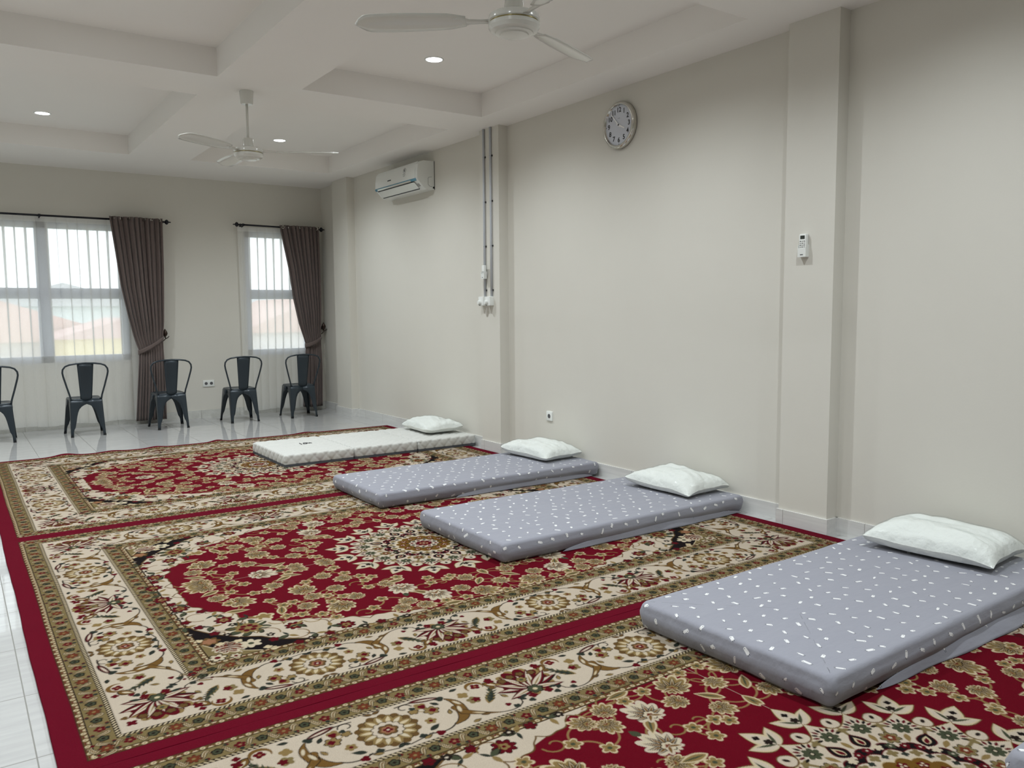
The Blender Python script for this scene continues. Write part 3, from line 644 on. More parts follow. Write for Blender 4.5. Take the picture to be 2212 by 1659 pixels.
# ---------------------------------------------------------------- rugs
def rug_mesh(name, ripples=()):
    h = .0036; c = rug_pattern(h)
    q = c.C; full = np.concatenate([q[:0:-1], q], 0); full = np.concatenate([full[:, :0:-1], full], 1)
    nx, ny = full.shape[:2]
    X = (np.arange(nx) - (nx - 1) / 2) * h; Y = (np.arange(ny) - (ny - 1) / 2) * h
    X = np.concatenate([[X[0]], X, [X[-1]]]); Y = np.concatenate([[Y[0]], Y, [Y[-1]]])
    full = np.pad(full, ((1, 1), (1, 1), (0, 0)), mode='edge')
    nx += 2; ny += 2
    Z = np.full((nx, ny), .0115); Z[0] = Z[-1] = 0; Z[:, 0] = Z[:, -1] = 0
    gx, gy = np.meshgrid(X, Y, indexing='ij')
    wob = .0015 * np.sin(gx * 5.1 + 1) + .001 * np.sin(gx * 13 + gy) ; gy2 = gy + wob * (np.abs(gy) / RUG_HY) ** 4
    gx2 = gx + (.002 * np.sin(gy * 4.3) + .0006 * np.sin(gy * 17)) * (np.abs(gx) / RUG_HX) ** 4
    for x0, a, w in ripples:
        up = a * np.exp(-((gx - x0) / w) ** 2) * np.clip((gy - RUG_HY + .35) / .35, 0, 1) ** 2; Z = Z + up * (Z > 0)
    co = np.stack([gx2, gy2, Z], -1).reshape(-1, 3).astype(np.float32)
    idx = np.arange(nx * ny, dtype=np.int32).reshape(nx, ny)
    fc = np.stack([idx[:-1, :-1], idx[1:, :-1], idx[1:, 1:], idx[:-1, 1:]], -1).reshape(-1, 4)
    me = bpy.data.meshes.new(name); me.vertices.add(len(co)); me.vertices.foreach_set('co', co.ravel())
    me.loops.add(fc.size); me.loops.foreach_set('vertex_index', fc.ravel()); me.polygons.add(len(fc)); me.polygons.foreach_set('loop_start', np.arange(0, fc.size, 4, dtype=np.int32))
    me.update(calc_edges=True)
    at = me.color_attributes.new('pile', 'FLOAT_COLOR', 'POINT'); at.data.foreach_set('color', np.concatenate([full.reshape(-1, 3), np.ones((nx * ny, 1))], 1).astype(np.float32).ravel())
    me.polygons.foreach_set('use_smooth', np.ones(len(fc), bool)); me.materials.append(M['rug']); return me
RUGX = 2.194
RG = 'red medallion rugs laid side by side'
_ra = rug_mesh('rug_far_data', [(-1.35, .022, .10), (-.55, .012, .08), (.05, .018, .07), (-.95, .01, .1), (1.0, .012, .1)]); _rb = rug_mesh('rug_data')
for me, y0, y1, lab in ((_ra, 5.557, 8.635, 'red and cream medallion rug nearest the chairs, under the white folding mattress'),
                        (_rb, 2.586, 5.551, 'red and cream medallion rug in the middle of the row of three rugs'),
                        (_rb, -.392, 2.580, 'red and cream medallion rug nearest the camera, under the largest-looking grey mattress')):
    o = link(bpy.data.objects.new('rug', me)); o.location = (RUGX, (y0 + y1) / 2, 0); o.scale = (1, (y1 - y0) / (2 * RUG_HY), 1); tag(o, lab, 'rug', RG)

# ---------------------------------------------------------------- mattresses
def slab(hx, hy, T, rc, re, step=.02, top_rings=None, bulge=.006, bot=.02):
    """rounded slab as rings; returns points (rings, n, 3), unfolded uv, normals"""
    base = []; cxh, cyh = hx - rc, hy - rc
    def side(p, q): k = max(2, int(math.dist(p, q) / step)); return [(p[0] + (q[0] - p[0]) * i / k, p[1] + (q[1] - p[1]) * i / k) for i in range(k)]
    na = max(4, int(rc * 1.57 / step))
    for (sx, sy, a0), nxt in (((1, -1, -90), (1, 1)), ((1, 1, 0), (-1, 1)), ((-1, 1, 90), (-1, -1)), ((-1, -1, 180), (1, -1))):
        arcp = [(sx * cxh, sy * cyh, math.radians(a0 + 90 * k / na)) for k in range(na)]
        base += [(x, y, math.cos(a), math.sin(a)) for x, y, a in arcp]
        a = math.radians(a0 + 90); base += [(x, y, math.cos(a), math.sin(a)) for x, y in side((sx * cxh, sy * cyh), (nxt[0] * cxh, nxt[1] * cyh))]
    base = np.array(base); n = len(base)
    prof = []                                        # inset, z, nr, nz, drop
    hm = min(hx, hy); ins = np.linspace(hm, re, max(3, int(hm / step)))
    for i in ins: prof.append((i, T, 0., 1., -i))
    for k in range(1, 6): a = k * PI / 2 / 5; prof.append((re * (1 - math.sin(a)), T - re * (1 - math.cos(a)), math.sin(a), math.cos(a), -re + re * a))
    d0 = -re + re * PI / 2; z0 = T - re; ns = max(3, int((z0 - bot) / (step * .7)))
    for k in range(1, ns + 1): f = k / ns; prof.append((-bulge * math.sin(PI * f), z0 + (bot - z0) * f, 1., 0., d0 + (z0 - bot) * f))
    dl = d0 + z0 - bot
    for k in range(1, 4): a = k * PI / 2 / 3; prof.append((bot * (1 - math.cos(a)), bot - bot * math.sin(a), math.cos(a), -math.sin(a), dl + bot * a))
    P = np.zeros((len(prof), n, 3)); U = np.zeros((len(prof), n, 2)); N = np.zeros((len(prof), n, 3))
    for k, (i, z, nr, nz, dr) in enumerate(prof):
        if i <= rc: c = base[:, :2]; q = c + base[:, 2:] * (rc - i)
        else: q = np.stack([np.clip(base[:, 0] , -(hx - i), hx - i), np.clip(base[:, 1], -(hy - i), hy - i)], 1)
        P[k, :, :2] = q; P[k, :, 2] = z; N[k, :, :2] = base[:, 2:] * nr; N[k, :, 2] = nz
        if nr == 0: U[k] = q
        else: U[k] = base[:, :2] + base[:, 2:] * (rc + dr)
    return P, U, N, base, prof
def slab_build(P, U, name, mat, parent=None):
    mb = MB(); mb.rings([[tuple(p) for p in r] for r in P], (0, 1)); return mb.build(name, mat, parent, smooth=True, uv=U.reshape(-1, 2))
def fbm(p, s, o=3):
    v = 0; a = 1.
    for k in range(o): v += a * mnoise.noise(Vector(p) * s * 2 ** k); a *= .5
    return v
def sheet_mattress(x0, x1, y0, y1, T, rot, label, seed, flap):
    hx, hy = (x1 - x0) / 2, (y1 - y0) / 2
    P, U, N, base, prof = slab(hx, hy, T, .034, .024, bulge=.010, bot=.034)
    rs = np.random.RandomState(seed)
    for k in range(P.shape[0]):
        nr = prof[k][2]; z = prof[k][1]
        for i in range(P.shape[1]):
            x, y, _ = P[k, i]; s = seed * 7.3
            d = .0035 * fbm((x * 1.2 + s, y * 3.2, 0), 1.6) + .0015 * fbm((x * 1.5 + y * 6 + s, y * 5 - x, s), 2.2)
            if nr > .3: d += .0024 * fbm((x * 2 + s, y * 2, z * 14), 1.3) * (1 if z < T - .03 else .4)
            P[k, i] += N[k, i] * d
            if abs(base[i, 2]) > .2 and abs(base[i, 3]) > .2 and z > T * .25: P[k, i, :2] += base[i, 2:] * (.004 * math.sin(z * 90))
    P[..., 2] = np.maximum(P[..., 2], .0005)
    root = slab_build(P, U + seed * .37, 'floor_mattress', M['sheet'])
    root.location = ((x0 + x1) / 2, (y0 + y1) / 2, .0125); root.rotation_euler = (0, 0, math.radians(rot))
    tag(root, label, 'mattress', 'grey sheeted mattresses on the rugs')
    # loose sheet hem lying along the side that faces the camera
    mb = MB(); a, b, w = flap; n = 60; Q = np.zeros((n, 7, 3)); uv = np.zeros((n, 7, 2))
    for i in range(n):
        f = i / (n - 1); x = -hx + .02 + (2 * hx - .03) * (a + (b - a) * f); e = math.sin(PI * f) ** .55; ww = w * e * (1 + .25 * math.sin(f * 9 + seed) + .12 * math.sin(f * 23))
        for j in range(7):
            g = j / 6; out = -.003 + ww * g; z = .05 * e * (1 - g) ** 1.4 + .0015 + .006 * e * math.sin(g * PI) * (1 + .5 * math.sin(f * 31 + seed))
            Q[i, j] = (x, -hy - out - .001, z); uv[i, j] = (x + seed * .37, -hy - T - ww * g + seed * .37)
    mb.grid(Q); mb.build('sheet_hem', M['sheet'], root, smooth=True, uv=uv.reshape(-1, 2), solid=.0015)
    return root
sheet_mattress(2.33, 4.285, 4.935, 5.755, .108, 0.0, 'grey sheeted mattress beside the white folding mattress, one mattress behind another grey one', 1, (.30, .97, .014))
sheet_mattress(2.335, 4.262, 3.455, 4.385, .110, 0.0, 'middle grey sheeted mattress, lying across the middle rug, white pillow at the wall end', 2, (.2, .99, .020))
sheet_mattress(2.325, 4.26, 1.535, 2.435, .118, 1.2, 'large grey printed mattress nearest the camera that is fully in line with its pillow', 3, (.13, .99, .042))
sheet_mattress(2.335, 4.262, .08, .985, .118, 0.0, 'grey mattress of which only a corner shows at the bottom right edge', 4, (.2, .9, .03))

def quilt_h(u, v):
    p = .105; a = (u + v) / p; b = (u - v) / p; i, j = math.floor(a), math.floor(b); fa, fb = a - i, b - j
    if (i + j) % 2: fa, fb = fb, fa
    return (1 - abs(2 * fa - 1) ** 5) * (1 - .8 * abs(2 * fb - 1) ** 9)
def trifold():
    x0, x1, y0, y1 = 2.325, 4.272, 6.80, 7.70
    t = thing('folding_mattress', 'white quilted mattress in three folding panels on a dark grey base', 'mattress', ((x0 + x1) / 2, (y0 + y1) / 2, .0125))
    L = (x1 - x0 - .012) / 3; hy = (y1 - y0) / 2
    for k in range(3):
        cx = x0 - t.location.x + L / 2 + k * (L + .006)
        P, U, N, base, prof = slab(L / 2, hy, .086, .02, .020, step=.011, bulge=.003, bot=.006)
        for r in range(P.shape[0]):
            for i in range(P.shape[1]):
                u, v = U[r, i]; P[r, i] += N[r, i] * (.009 * quilt_h(u + k * .65, v) - .0075)
        P[..., 2] = np.maximum(P[..., 2], .001) + .018; P[..., 0] += cx
        pn = slab_build(P, U, 'panel', M['quilt'], t)
        b = MB().rbox(cx, 0, L + .002, 2 * hy + .004, 0, .021, .02); b.build('base', M['base_cloth'], t)
    # embroidered script mark near the foot end
    mb = MB(); lx = -.60; ly = .05; zz = .1075
    mark = [[(-.045, .015), (-.045, -.012)], [(-.02, -.004), (-.012, .010), (.0, .016), (.018, .012), (.030, .0), (.042, -.006)], [(-.02, -.004), (-.008, -.012), (.006, -.010), (.016, .0)], [(.045, .006), (.056, -.008)]]
    for s in mark: mb.tube([(lx + x * 1.0, ly + y * 2.4, zz) for x, y in s], .0035, 6)
    mb.build('stitched_logo', M['ink'], t, smooth=True)
trifold()

# ---------------------------------------------------------------- pillows in clear bags
def pillow(cx, cy, z, sx, sy, h, rot, tilt, label, seed, lift=0.):
    t = thing('pillow', label, 'pillow', (cx, cy, z), group='white bagged pillows at the wall end of the mattresses')
    t.rotation_euler = (math.radians(tilt[0]), math.radians(tilt[1]), math.radians(rot))
    n = 41
    def shell(k, inset, wr, top):
        Q = np.zeros((n, n, 3))
        for i in range(n):
            for j in range(n):
                u, v = -1 + 2 * i / (n - 1), -1 + 2 * j / (n - 1)
                pinch = 1 - .05 * (1 - abs(v) ** 1.5) * abs(u) ** 4; pinch2 = 1 - .05 * (1 - abs(u) ** 1.5) * abs(v) ** 4
                x, y = u * sx / 2 * pinch * k, v * sy / 2 * pinch2 * k
                e = max(0., (1 - abs(u) ** 3.2)) ** .5 * max(0., (1 - abs(v) ** 3.2)) ** .5
                s = seed * 3.1
                w = wr * (fbm((x * 5 + s, y * 3, s), 1.5, 3) + .7 * abs(fbm((x * 12 - y * 3 + s, y * 2.5, 2 * s), 1.4, 2)))
                if top: zz = h * .34 + h * .62 * e + w * (.5 + .7 * e) + inset
                else: zz = h * .34 - h * .34 * e ** .6 + .4 * w * (1 - e) - inset
                zz += .02 * abs(u * v) ** 3 * math.sin(seed + 3 * u + 2 * v)
                zz = max(zz, .002)
                Q[i, j] = (x, y, zz)
        return Q
    mb = MB(); A = shell(1, 0, .016, True); B = shell(1, 0, .010, False)
    edge = [(i, 0) for i in range(n)] + [(n - 1, j) for j in range(1, n)] + [(i, n - 1) for i in range(n - 2, -1, -1)] + [(0, j) for j in range(n - 2, 0, -1)]
    for i, j in edge: m = (A[i, j] + B[i, j]) / 2; A[i, j] = m; B[i, j] = m
    mb.grid(A); mb.grid(B); bm_o = mb.build('cushion', M['pillow'], t, smooth=True)
    mb = MB(); C = shell(1.012, .005, .018, True); mb.grid(C)
    # flat crimped seam of the bag sticking out at both short ends
    for sgn in (-1, 1):
        F = np.zeros((30, 6, 3))
        for i in range(30):
            f = -1 + 2 * i / 29
            for j in range(6):
                g = j / 5; F[i, j] = (f * sx / 2 * (.97 - .05 * g), sgn * (sy / 2 * (.95 + .0) + .055 * g), h * .29 * (1 - .55 * g) + .010 * math.sin(f * 15 + seed) * g + .006 * math.sin(f * 31 + 2 * seed) * g)
        F[..., 2] = np.maximum(F[..., 2], .002); mb.grid(F)
    mb.build('plastic_bag', M['film'], t, smooth=True); return t
pillow(4.055, 7.295, .126, .42, .60, .125, -3, (0, 0), 'plump white pillow in clear plastic on the white folding mattress', 1)
pillow(4.065, 5.435, .124, .41, .60, .125, 4, (0, 0), 'white bagged pillow on the grey mattress beside the white folding one', 2)
pillow(4.050, 3.865, .127, .43, .58, .130, 3, (0, 0), 'white bagged pillow with wrinkled corners on the middle grey mattress', 3)
pillow(4.025, 2.03, .136, .44, .62, .140, 5, (0, 0), 'white pillow in shiny crinkled plastic on the mattress nearest the camera', 4)

# ---------------------------------------------------------------- metal chairs
def make_chair():
    t = thing('metal_chair', 'x', 'chair', (0, 0, 0), group='dark metal cafe chairs in a row facing the window wall')
    # corner points: rear is -y, front is +y; foot and seat corner
    corners = {'rl': ((-.172, -.205), (-.158, -.158)), 'rr': ((.172, -.205), (.158, -.158)), 'fl': ((-.200, .205), (-.165, .172)), 'fr': ((.200, .205), (.165, .172))}
    zs = [0, .06, .085, .11, .16, .22, .27, .305, .33, .345, .356, .372, .40]
    wd = [.027, .028, .033, .045, .054, .063, .074, .088, .110, .134, 9, 9, 9]
    for key in ('rl', 'rr', 'fl', 'fr'):
        (fx, fy), (tx, ty) = corners[key]; sx, sy = (1 if fx > 0 else -1), (1 if fy > 0 else -1)
        rows = []
        for z, w in zip(zs, wd):
            f = min(1, z / .40); cx, cy = fx + (tx - fx) * f, fy + (ty - fy) * f
            wx = min(w, abs(cx)); wy = min(w, abs(cy)); r = .012
            p = [(cx - sx * wx, cy), (cx - sx * (wx * .5 + r * .5), cy + 0 * sy), (cx - sx * r, cy), (cx - sx * r * .3, cy - sy * r * .3), (cx, cy - sy * r), (cx, cy - sy * (wy * .5 + r * .5)), (cx, cy - sy * wy)]
            rows.append([(x, y, z) for x, y in p])
        mb = MB(); mb.grid(np.array(rows)); leg = mb.build('leg', M['chair'], t, angle=50, solid=.0035)
        MB().rbox(fx - sx * .009, fy - sy * .009, .022, .022, 0, .020, .005).build('rubber_foot', M['rubber'], leg)
    # seat: rounded pan with a dished top
    mb = MB(); rr = []
    def ring(k, z, r): 
        o = []
        for cxs, cys, a0 in ((.165, .172, 0), (-.165, .172, 90), (-.158, -.158, 180), (.158, -.158, 270)):
            for q in range(7):
                a = math.radians(a0 + 15 * q); s1, s2 = (1 if cxs > 0 else -1), (1 if cys > 0 else -1)
                o.append(((cxs - s1 * r) * k + r * k * math.cos(a), (cys - s2 * r) * k + r * k * math.sin(a), z))
        return o
    for k, z in ((1.0, .392), (1.01, .402), (1.0, .412), (.97, .4165), (.93, .416), (.88, .411), (.6, .409), (.2, .408)): rr.append(ring(k, z, .045))
    mb.rings(rr, (0, 1)); mb.build('seat', M['chair'], t, angle=40)
    # tubular back hoop
    pts = [(-.150, -.150, .405), (-.158, -.153, .45), (-.188, -.172, .56), (-.216, -.188, .67), (-.223, -.193, .71), (-.219, -.196, .745), (-.196, -.20, .778), (-.155, -.203, .796), (-.09, -.206, .806), (0, -.208, .810)]
    full = pts + [(-x, y, z) for x, y, z in pts[-2::-1]]
    MB().tube(full, .0095, 10).build('back_hoop', M['chair'], t, smooth=True)
    P = np.zeros((10, 7, 3))
    for i in range(10):
        f = i / 9; z = .400 + .408 * f; w = .112 + (.163 - .112) * f; y = -.158 - .050 * f ** .9
        for j in range(7): g = -1 + 2 * j / 6; P[i, j] = (g * w / 2, y - .010 * (1 - g * g) + .006, z)
    mb = MB(); mb.grid(P); mb.build('back_splat', M['chair'], t, smooth=True, solid=.004)
    # oval hand slot rim seen under the rear rail
    MB().tube([(.05 * math.cos(a), -.160, .372 + .008 * math.sin(a)) for a in np.linspace(0, 2 * PI, 17)], .003, 6).build('rail_rim', M['chair'], t, smooth=True)
    return t
ch0 = make_chair()
for i, (x, y, rz, lab) in enumerate(((.357, 10.145, 0, 'dark metal chair cut by the left edge of the photo'),
        (1.214, 10.14, 0, 'dark metal chair standing in front of the wide window, only sheer curtain behind it'),
        (2.103, 10.16, .02, 'dark metal chair in front of the brown curtain of the wide window'),
        (2.952, 10.21, .0, 'dark metal chair right of the double wall socket, before the narrow window'),
        (3.706, 10.20, -.02, 'dark metal chair nearest the corner, in front of the brown curtain of the narrow window'))):
    o = ch0 if i == 0 else dup(ch0); o.location = (x, y, 0); o.rotation_euler = (0, 0, rz); o['label'] = lab

# ---------------------------------------------------------------- curtains
YS, YC = 10.738, 10.655
def interp(z, pts):
    pts = sorted(((b, a) for a, b in pts)); return float(np.interp(z, [p[0] for p in pts], [p[1] for p in pts]))
def make_sheer(x0, x1, zb, label, seed):
    t = thing('sheer_curtain', label, 'sheer curtain', (x0, YS, 0), group='white sheer curtains under the black rods'); p = .105; W = x1 - x0; n = int(W / p * 22)
    rs = np.random.RandomState(seed); ph = rs.rand(60) * .8
    def sheet(za, zc, m, k0):
        Q = np.zeros((n + 1, m, 3))
        for i in range(n + 1):
            s = W * i / n; c = int(s / p)
            for j in range(m):
                z = za + (zc - za) * j / (m - 1); g = (2.455 - z) / 2.4
                a = (.030 - .010 * g) * (1 + .3 * math.sin(ph[c % 60] * 7)); th = 2 * PI * s / p + .5 * g * math.sin(ph[0] + s * 3.) * 2
                Q[i, j] = (min(max(s + a * math.sin(th), 0), W), -.018 * math.cos(th) - .012 * math.sin(s * 4 + g * 3) * g, z + (.008 * math.sin(s * 13 + seed) if j == 0 and k0 else 0))
        mb = MB(); mb.grid(Q); return mb
    sheet(zb, 2.395, 14, True).build('voile', M['sheer'], t, smooth=True); sheet(2.395, 2.452, 3, False).build('header_tape', M['sheer_head'], t, smooth=True)
make_sheer(-.32, 1.93, .055, 'white sheer curtain hanging over the wide window', 1)
make_sheer(3.145, 4.225, .055, 'white sheer curtain hanging over the narrow window', 2)
def make_curtain(Lp, Rp, ztop, zbot, nf, tie, label, seed, rings):
    xm = (Lp[0][0] + Rp[0][0]) / 2
    t = thing('curtain', label, 'curtain', (xm, YC, 0), group='brown curtains tied back beside the windows')
    n, m = nf * 18, 46; Q = np.zeros((n + 1, m, 3)); rs = np.random.RandomState(seed); amp = .7 + .6 * rs.rand(nf + 2); off = (rs.rand(nf + 2) - .5) * .25
    for j in range(m):
        z = zbot + (ztop - zbot) * j / (m - 1); L, R = interp(z, Lp), interp(z, Rp); zt = tie[1]
        g = math.exp(-((z - zt) / .22) ** 2)
        for i in range(n + 1):
            s = i / n; w = s * nf; k = int(min(w, nf - 1)); th = 2 * PI * (w + off[k] * math.sin(PI * (w - k)))
            d = (.050 - .034 * g) * amp[k]; c = math.cos(th)
            Q[i, j] = (L + (R - L) * (s + .25 / nf * math.sin(th)) - xm, -d - d * c + .035 - .02 * g + .004 * math.sin(5 * z + s * 8), z)
    mb = MB(); mb.grid(Q); mb.build('drape', M['curtain'], t, smooth=True, solid=.003)
    # eyelets on the fold flanks along the top
    for k in range(rings):
        s = (k + .55) / rings; x = Lp[0][0] + (Rp[0][0] - Lp[0][0]) * s - xm
        mb = MB(); mb.lathe([(.021, -.0035), (.021, .0035), (.0135, .0035), (.0135, -.0035), (.021, -.0035)], 16, caps=(0, 0)); e = mb.build('eyelet', M['steel'], t, angle=40)
        e.location = (x, -.06, 2.463); e.rotation_euler = (PI / 2, 0, .9 if k % 2 else -.9)
    # tie band: a loop round the gathered cloth, rising to the hook
    (xa, za), (xb, zb2) = tie[2], tie[3]; pts = 28; B = np.zeros((pts + 1, 4, 3))
    for i in range(pts + 1):
        a = 2 * PI * i / pts; x = (xa + xb) / 2 + (xb - xa) / 2 * math.cos(a) * 1.03; y = -.058 * math.sin(a) - .012
        f = (x - xa) / (xb - xa); z = za + (zb2 - za) * f + (.012 * math.sin(PI * f) * -1)
        for j in range(4): B[i, j] = (x - xm, y, z + (.056 - .014 * f) * (j / 3 - .5))
    mb = MB(); mb.grid(B); mb.build('tieback', M['curtain'], t, smooth=True, solid=.004)
    return t
make_curtain([(1.628, 2.493), (1.67, 2.111), (1.719, 1.658), (1.779, 1.315), (1.839, 1.051), (1.889, .898), (1.868, .656), (1.815, .05)],
             [(2.217, 2.493), (2.207, 1.894), (2.183, 1.214), (2.171, 1.054), (2.169, .642), (2.163, .05)], 2.488, .045, 10, (0, .96, (1.885, .876), (2.175, 1.045)),
             'brown grey curtain tied back right of the wide window', 3, 7)
make_curtain([(3.664, 2.490), (3.712, 2.228), (3.777, 1.905), (3.822, 1.561), (3.894, 1.199), (3.985, .902), (3.958, .555), (3.925, .06)],
             [(4.202, 2.496), (4.207, 1.562), (4.202, 1.182), (4.203, .991), (4.196, .544), (4.187, .048)], 2.490, .06, 9, (0, .95, (3.978, .895), (4.205, 1.0)),
             'brown grey curtain tied back in the room corner by the narrow window', 5, 7)
def make_rod(x0, x1, z0, z1, br, label, ends):
    t = thing('curtain_rod', label, 'curtain rod', ((x0 + x1) / 2, 10.665, (z0 + z1) / 2), group='black curtain rods on the window wall'); cx, cz = t.location.x, t.location.z; sl = (z1 - z0) / (x1 - x0)
    MB().tube([(x0 - cx, 0, z0 - cz), (x1 - cx, 0, z1 - cz)], .0115, 12).build('pole', M['rod'], t, smooth=True)
    for sg, x, z in ends:
        pr = [(.0001, .0), (.014, .002), (.014, .014), (.009, .018), (.009, .026), (.026, .040), (.032, .052), (.026, .064), (.010, .074), (.006, .084), (.0085, .092), (.0005, .104)]
        mb = MB(); mb.lathe([(r, sg * h) for r, h in pr], 16, axis='x'); f = mb.build('finial', M['rod'], t, smooth=True); f.location = (x - cx, 0, z - cz)
    for b in br:
        z = z0 + sl * (b - x0) - cz; mb = MB(); mb.tube([(b - cx, 0, z - .012), (b - cx, .05, z - .02), (b - cx, .125, z - .03)], .007, 8); mb.lathe([(.018, .1), (.018, .104)], 12, b - cx, 0, 'y') if False else None
        mb.box(b - cx - .014, b - cx + .014,   .121, .130, z - .06, z + .01); mb.lathe([(.016, -.012), (.018, 0), (.016, .012)], 12, 0, 0, 'x') if False else None
        mb.tube([(b - cx - .012, 0, z), (b - cx + .012, 0, z)], .0165, 12); mb.build('bracket', M['rod'], t, smooth=True)
make_rod(-.36, 2.225, 2.463, 2.456, (-.30, .925, 2.205), 'long black curtain rod over the wide window', ((1, 2.225, 2.456), (-1, -.36, 2.463)))
make_rod(3.175, 4.215, 2.474, 2.463, (3.205, 4.208), 'short black curtain rod over the narrow window', ((1, 4.205, 2.463), (-1, 3.175, 2.474)))
def make_holdback(x, z, label):
    t = thing('curtain_holdback', label, 'curtain hook', (x, YF, z), group='bronze curtain hooks on the window wall')
    mb = MB(); mb.lathe([(.022, 0), (.022, -.006), (.010, -.010), (.010, -.012)], 14, axis='y'); mb.tube([(0, -.008, 0), (.0, -.06, -.01), (.01, -.10, -.04), (-.02, -.115, -.065), (-.05, -.11, -.085)], .006, 8); mb.tube([(.0, -.10, -.045), (.03, -.11, -.03), (.045, -.11, -.012)], .005, 8)
    mb.build('arm', M['holdback'], t, smooth=True)
    mb = MB(); mb.lathe([(.004, -.035), (.010, -.03), (.006, -.02), (.022, 0.), (.031, .022), (.024, .045), (.009, .068), (.001, .082)], 14, .0, -.108); mb.build('leaf_finial', M['holdback'], t, smooth=True)
make_holdback(2.205, 1.075, 'bronze hook holding the tied curtain of the wide window')
make_holdback(4.262, 1.125, 'bronze leaf hook holding the tied curtain in the room corner')

# ---------------------------------------------------------------- ceiling fans and downlights
def make_fan(loc, ang, label):
    t = thing('ceiling_fan', label, 'ceiling fan', loc, group='white three blade ceiling fans')
    MB().lathe([(.050, 0), (.052, -.004), (.046, -.09), (.040, -.100), (.012, -.100)], 28).build('canopy', M['offwhite'], t, angle=40)
    MB().lathe([(.0095, -.098), (.0095, -.39)], 14).build('down_rod', M['offwhite'], t, smooth=True)
    MB().lathe([(.013, -.352), (.034, -.354), (.038, -.36), (.043, -.418), (.044, -.424)], 24).build('rod_cover', M['offwhite'], t, angle=40)
    mo = MB().lathe([(.02, -.420), (.085, -.424), (.106, -.434), (.110, -.446), (.110, -.458), (.104, -.462), (.104, -.466), (.110, -.470), (.110, -.484), (.100, -.498), (.082, -.503), (.080, -.508), (.062, -.511), (.060, -.516), (.040, -.519), (.0, -.520)], 40).build('motor', M['offwhite'], t, angle=30)
    MB().lathe([(.1045, -.4615), (.1055, -.464), (.1045, -.4665)], 40, caps=(0, 0)).build('gold_band', M['brass'], mo, smooth=True)
    for k in range(3):
        a = math.radians(ang + 120 * k); R = Matrix.Rotation(a, 3, 'Z')
        mb = MB(); n = 26; rows = []
        for i in range(n):
            f = i / (n - 1); r = .205 + .475 * f; w = (.052 + .016 * math.sin(PI * f * .8)) * (1 - max(0, (f - .86) / .14) ** 2.2 * .92) * (.7 + .3 * min(1, f / .15))
            pit = math.radians(13); row = []
            for g in (-1, -.6, -.2, .2, .6, 1): row.append(tuple(R @ Vector((r, g * w * math.cos(pit), -.452 + g * w * math.sin(pit) - .006 * (1 - g * g)))))
            rows.append(row)
        mb.grid(np.array(rows)); bl = mb.build('blade', M['offwhite'], t, smooth=True, solid=.003)
        mb = MB(); mb.grid(np.array([[tuple(R @ Vector((r, g * w, -.455 + .2 * g * w))) for g in (-1, 0, 1)] for r, w in ((.10, .016), (.14, .014), (.19, .018), (.23, .038), (.26, .03))])); mb.build('blade_bracket', M['offwhite'], bl, smooth=True, solid=.004)
    return t
M['brass'] = pm('brass_band', lin(150, 138, 92), .3, metal=.8, var=.04)
make_fan((1.977, 6.373, ZC), 91, 'white ceiling fan hanging from the beam crossing, its whole rod in view')
make_fan((2.055, 2.925, ZC), 23, 'white ceiling fan cut by the top edge of the photo')
def make_downlight():
    t = thing('downlight', 'x', 'ceiling light', (0, 0, ZT), group='round recessed downlights in the ceiling coffers')
    MB().lathe([(.074, 0), (.073, -.003), (.064, -.006), (.060, -.003), (.060, 0)], 28, caps=(0, 0)).build('trim_ring', M['white'], t, smooth=True)
    mb = MB(); n = 20; mb.add([(.06 * math.cos(2 * PI * i / n), .06 * math.sin(2 * PI * i / n), -.002) for i in range(n)], [tuple(range(n))[::-1]]); mb.build('lens', M['lamp'], t)
    li = bpy.data.lights.new('downlight_beam', 'SPOT'); li.energy = LAMP_WATTS; li.color = (.90, .965, 1.0); li.spot_size = math.radians(LAMP_CONE); li.spot_blend = 1.0; li.shadow_soft_size = .022
    lo = link(bpy.data.objects.new('downlight_beam', li)); lo.parent = t; lo.location = (0, 0, -.012)
    return t
dl0 = make_downlight(); first = True
named = {(1, 2, 1): 'lit round downlight in the far coffer at the left, left of the hanging fan', (2, 2, 1): 'lit round downlight just right of the hanging fan rod', (2, 1, 1): 'lit round downlight in the coffer under the cut fan, brightest in view', (1, 1, 1): 'lit downlight cut by the top edge of the photo at the left'}
LX = (-1.38, .85, 3.115); LY = ((.40, 2.03), (3.85, 5.48), (7.30, 8.93))
for i, x in enumerate(LX):
    for j, ys in enumerate(LY):
        for k, y in enumerate(ys):
            o = dl0 if first else dup(dl0); first = False
            o.location = (x, y, ZT); o['label'] = named.get((i, j, k), 'round recessed downlight hidden by a ceiling beam or outside the photo')

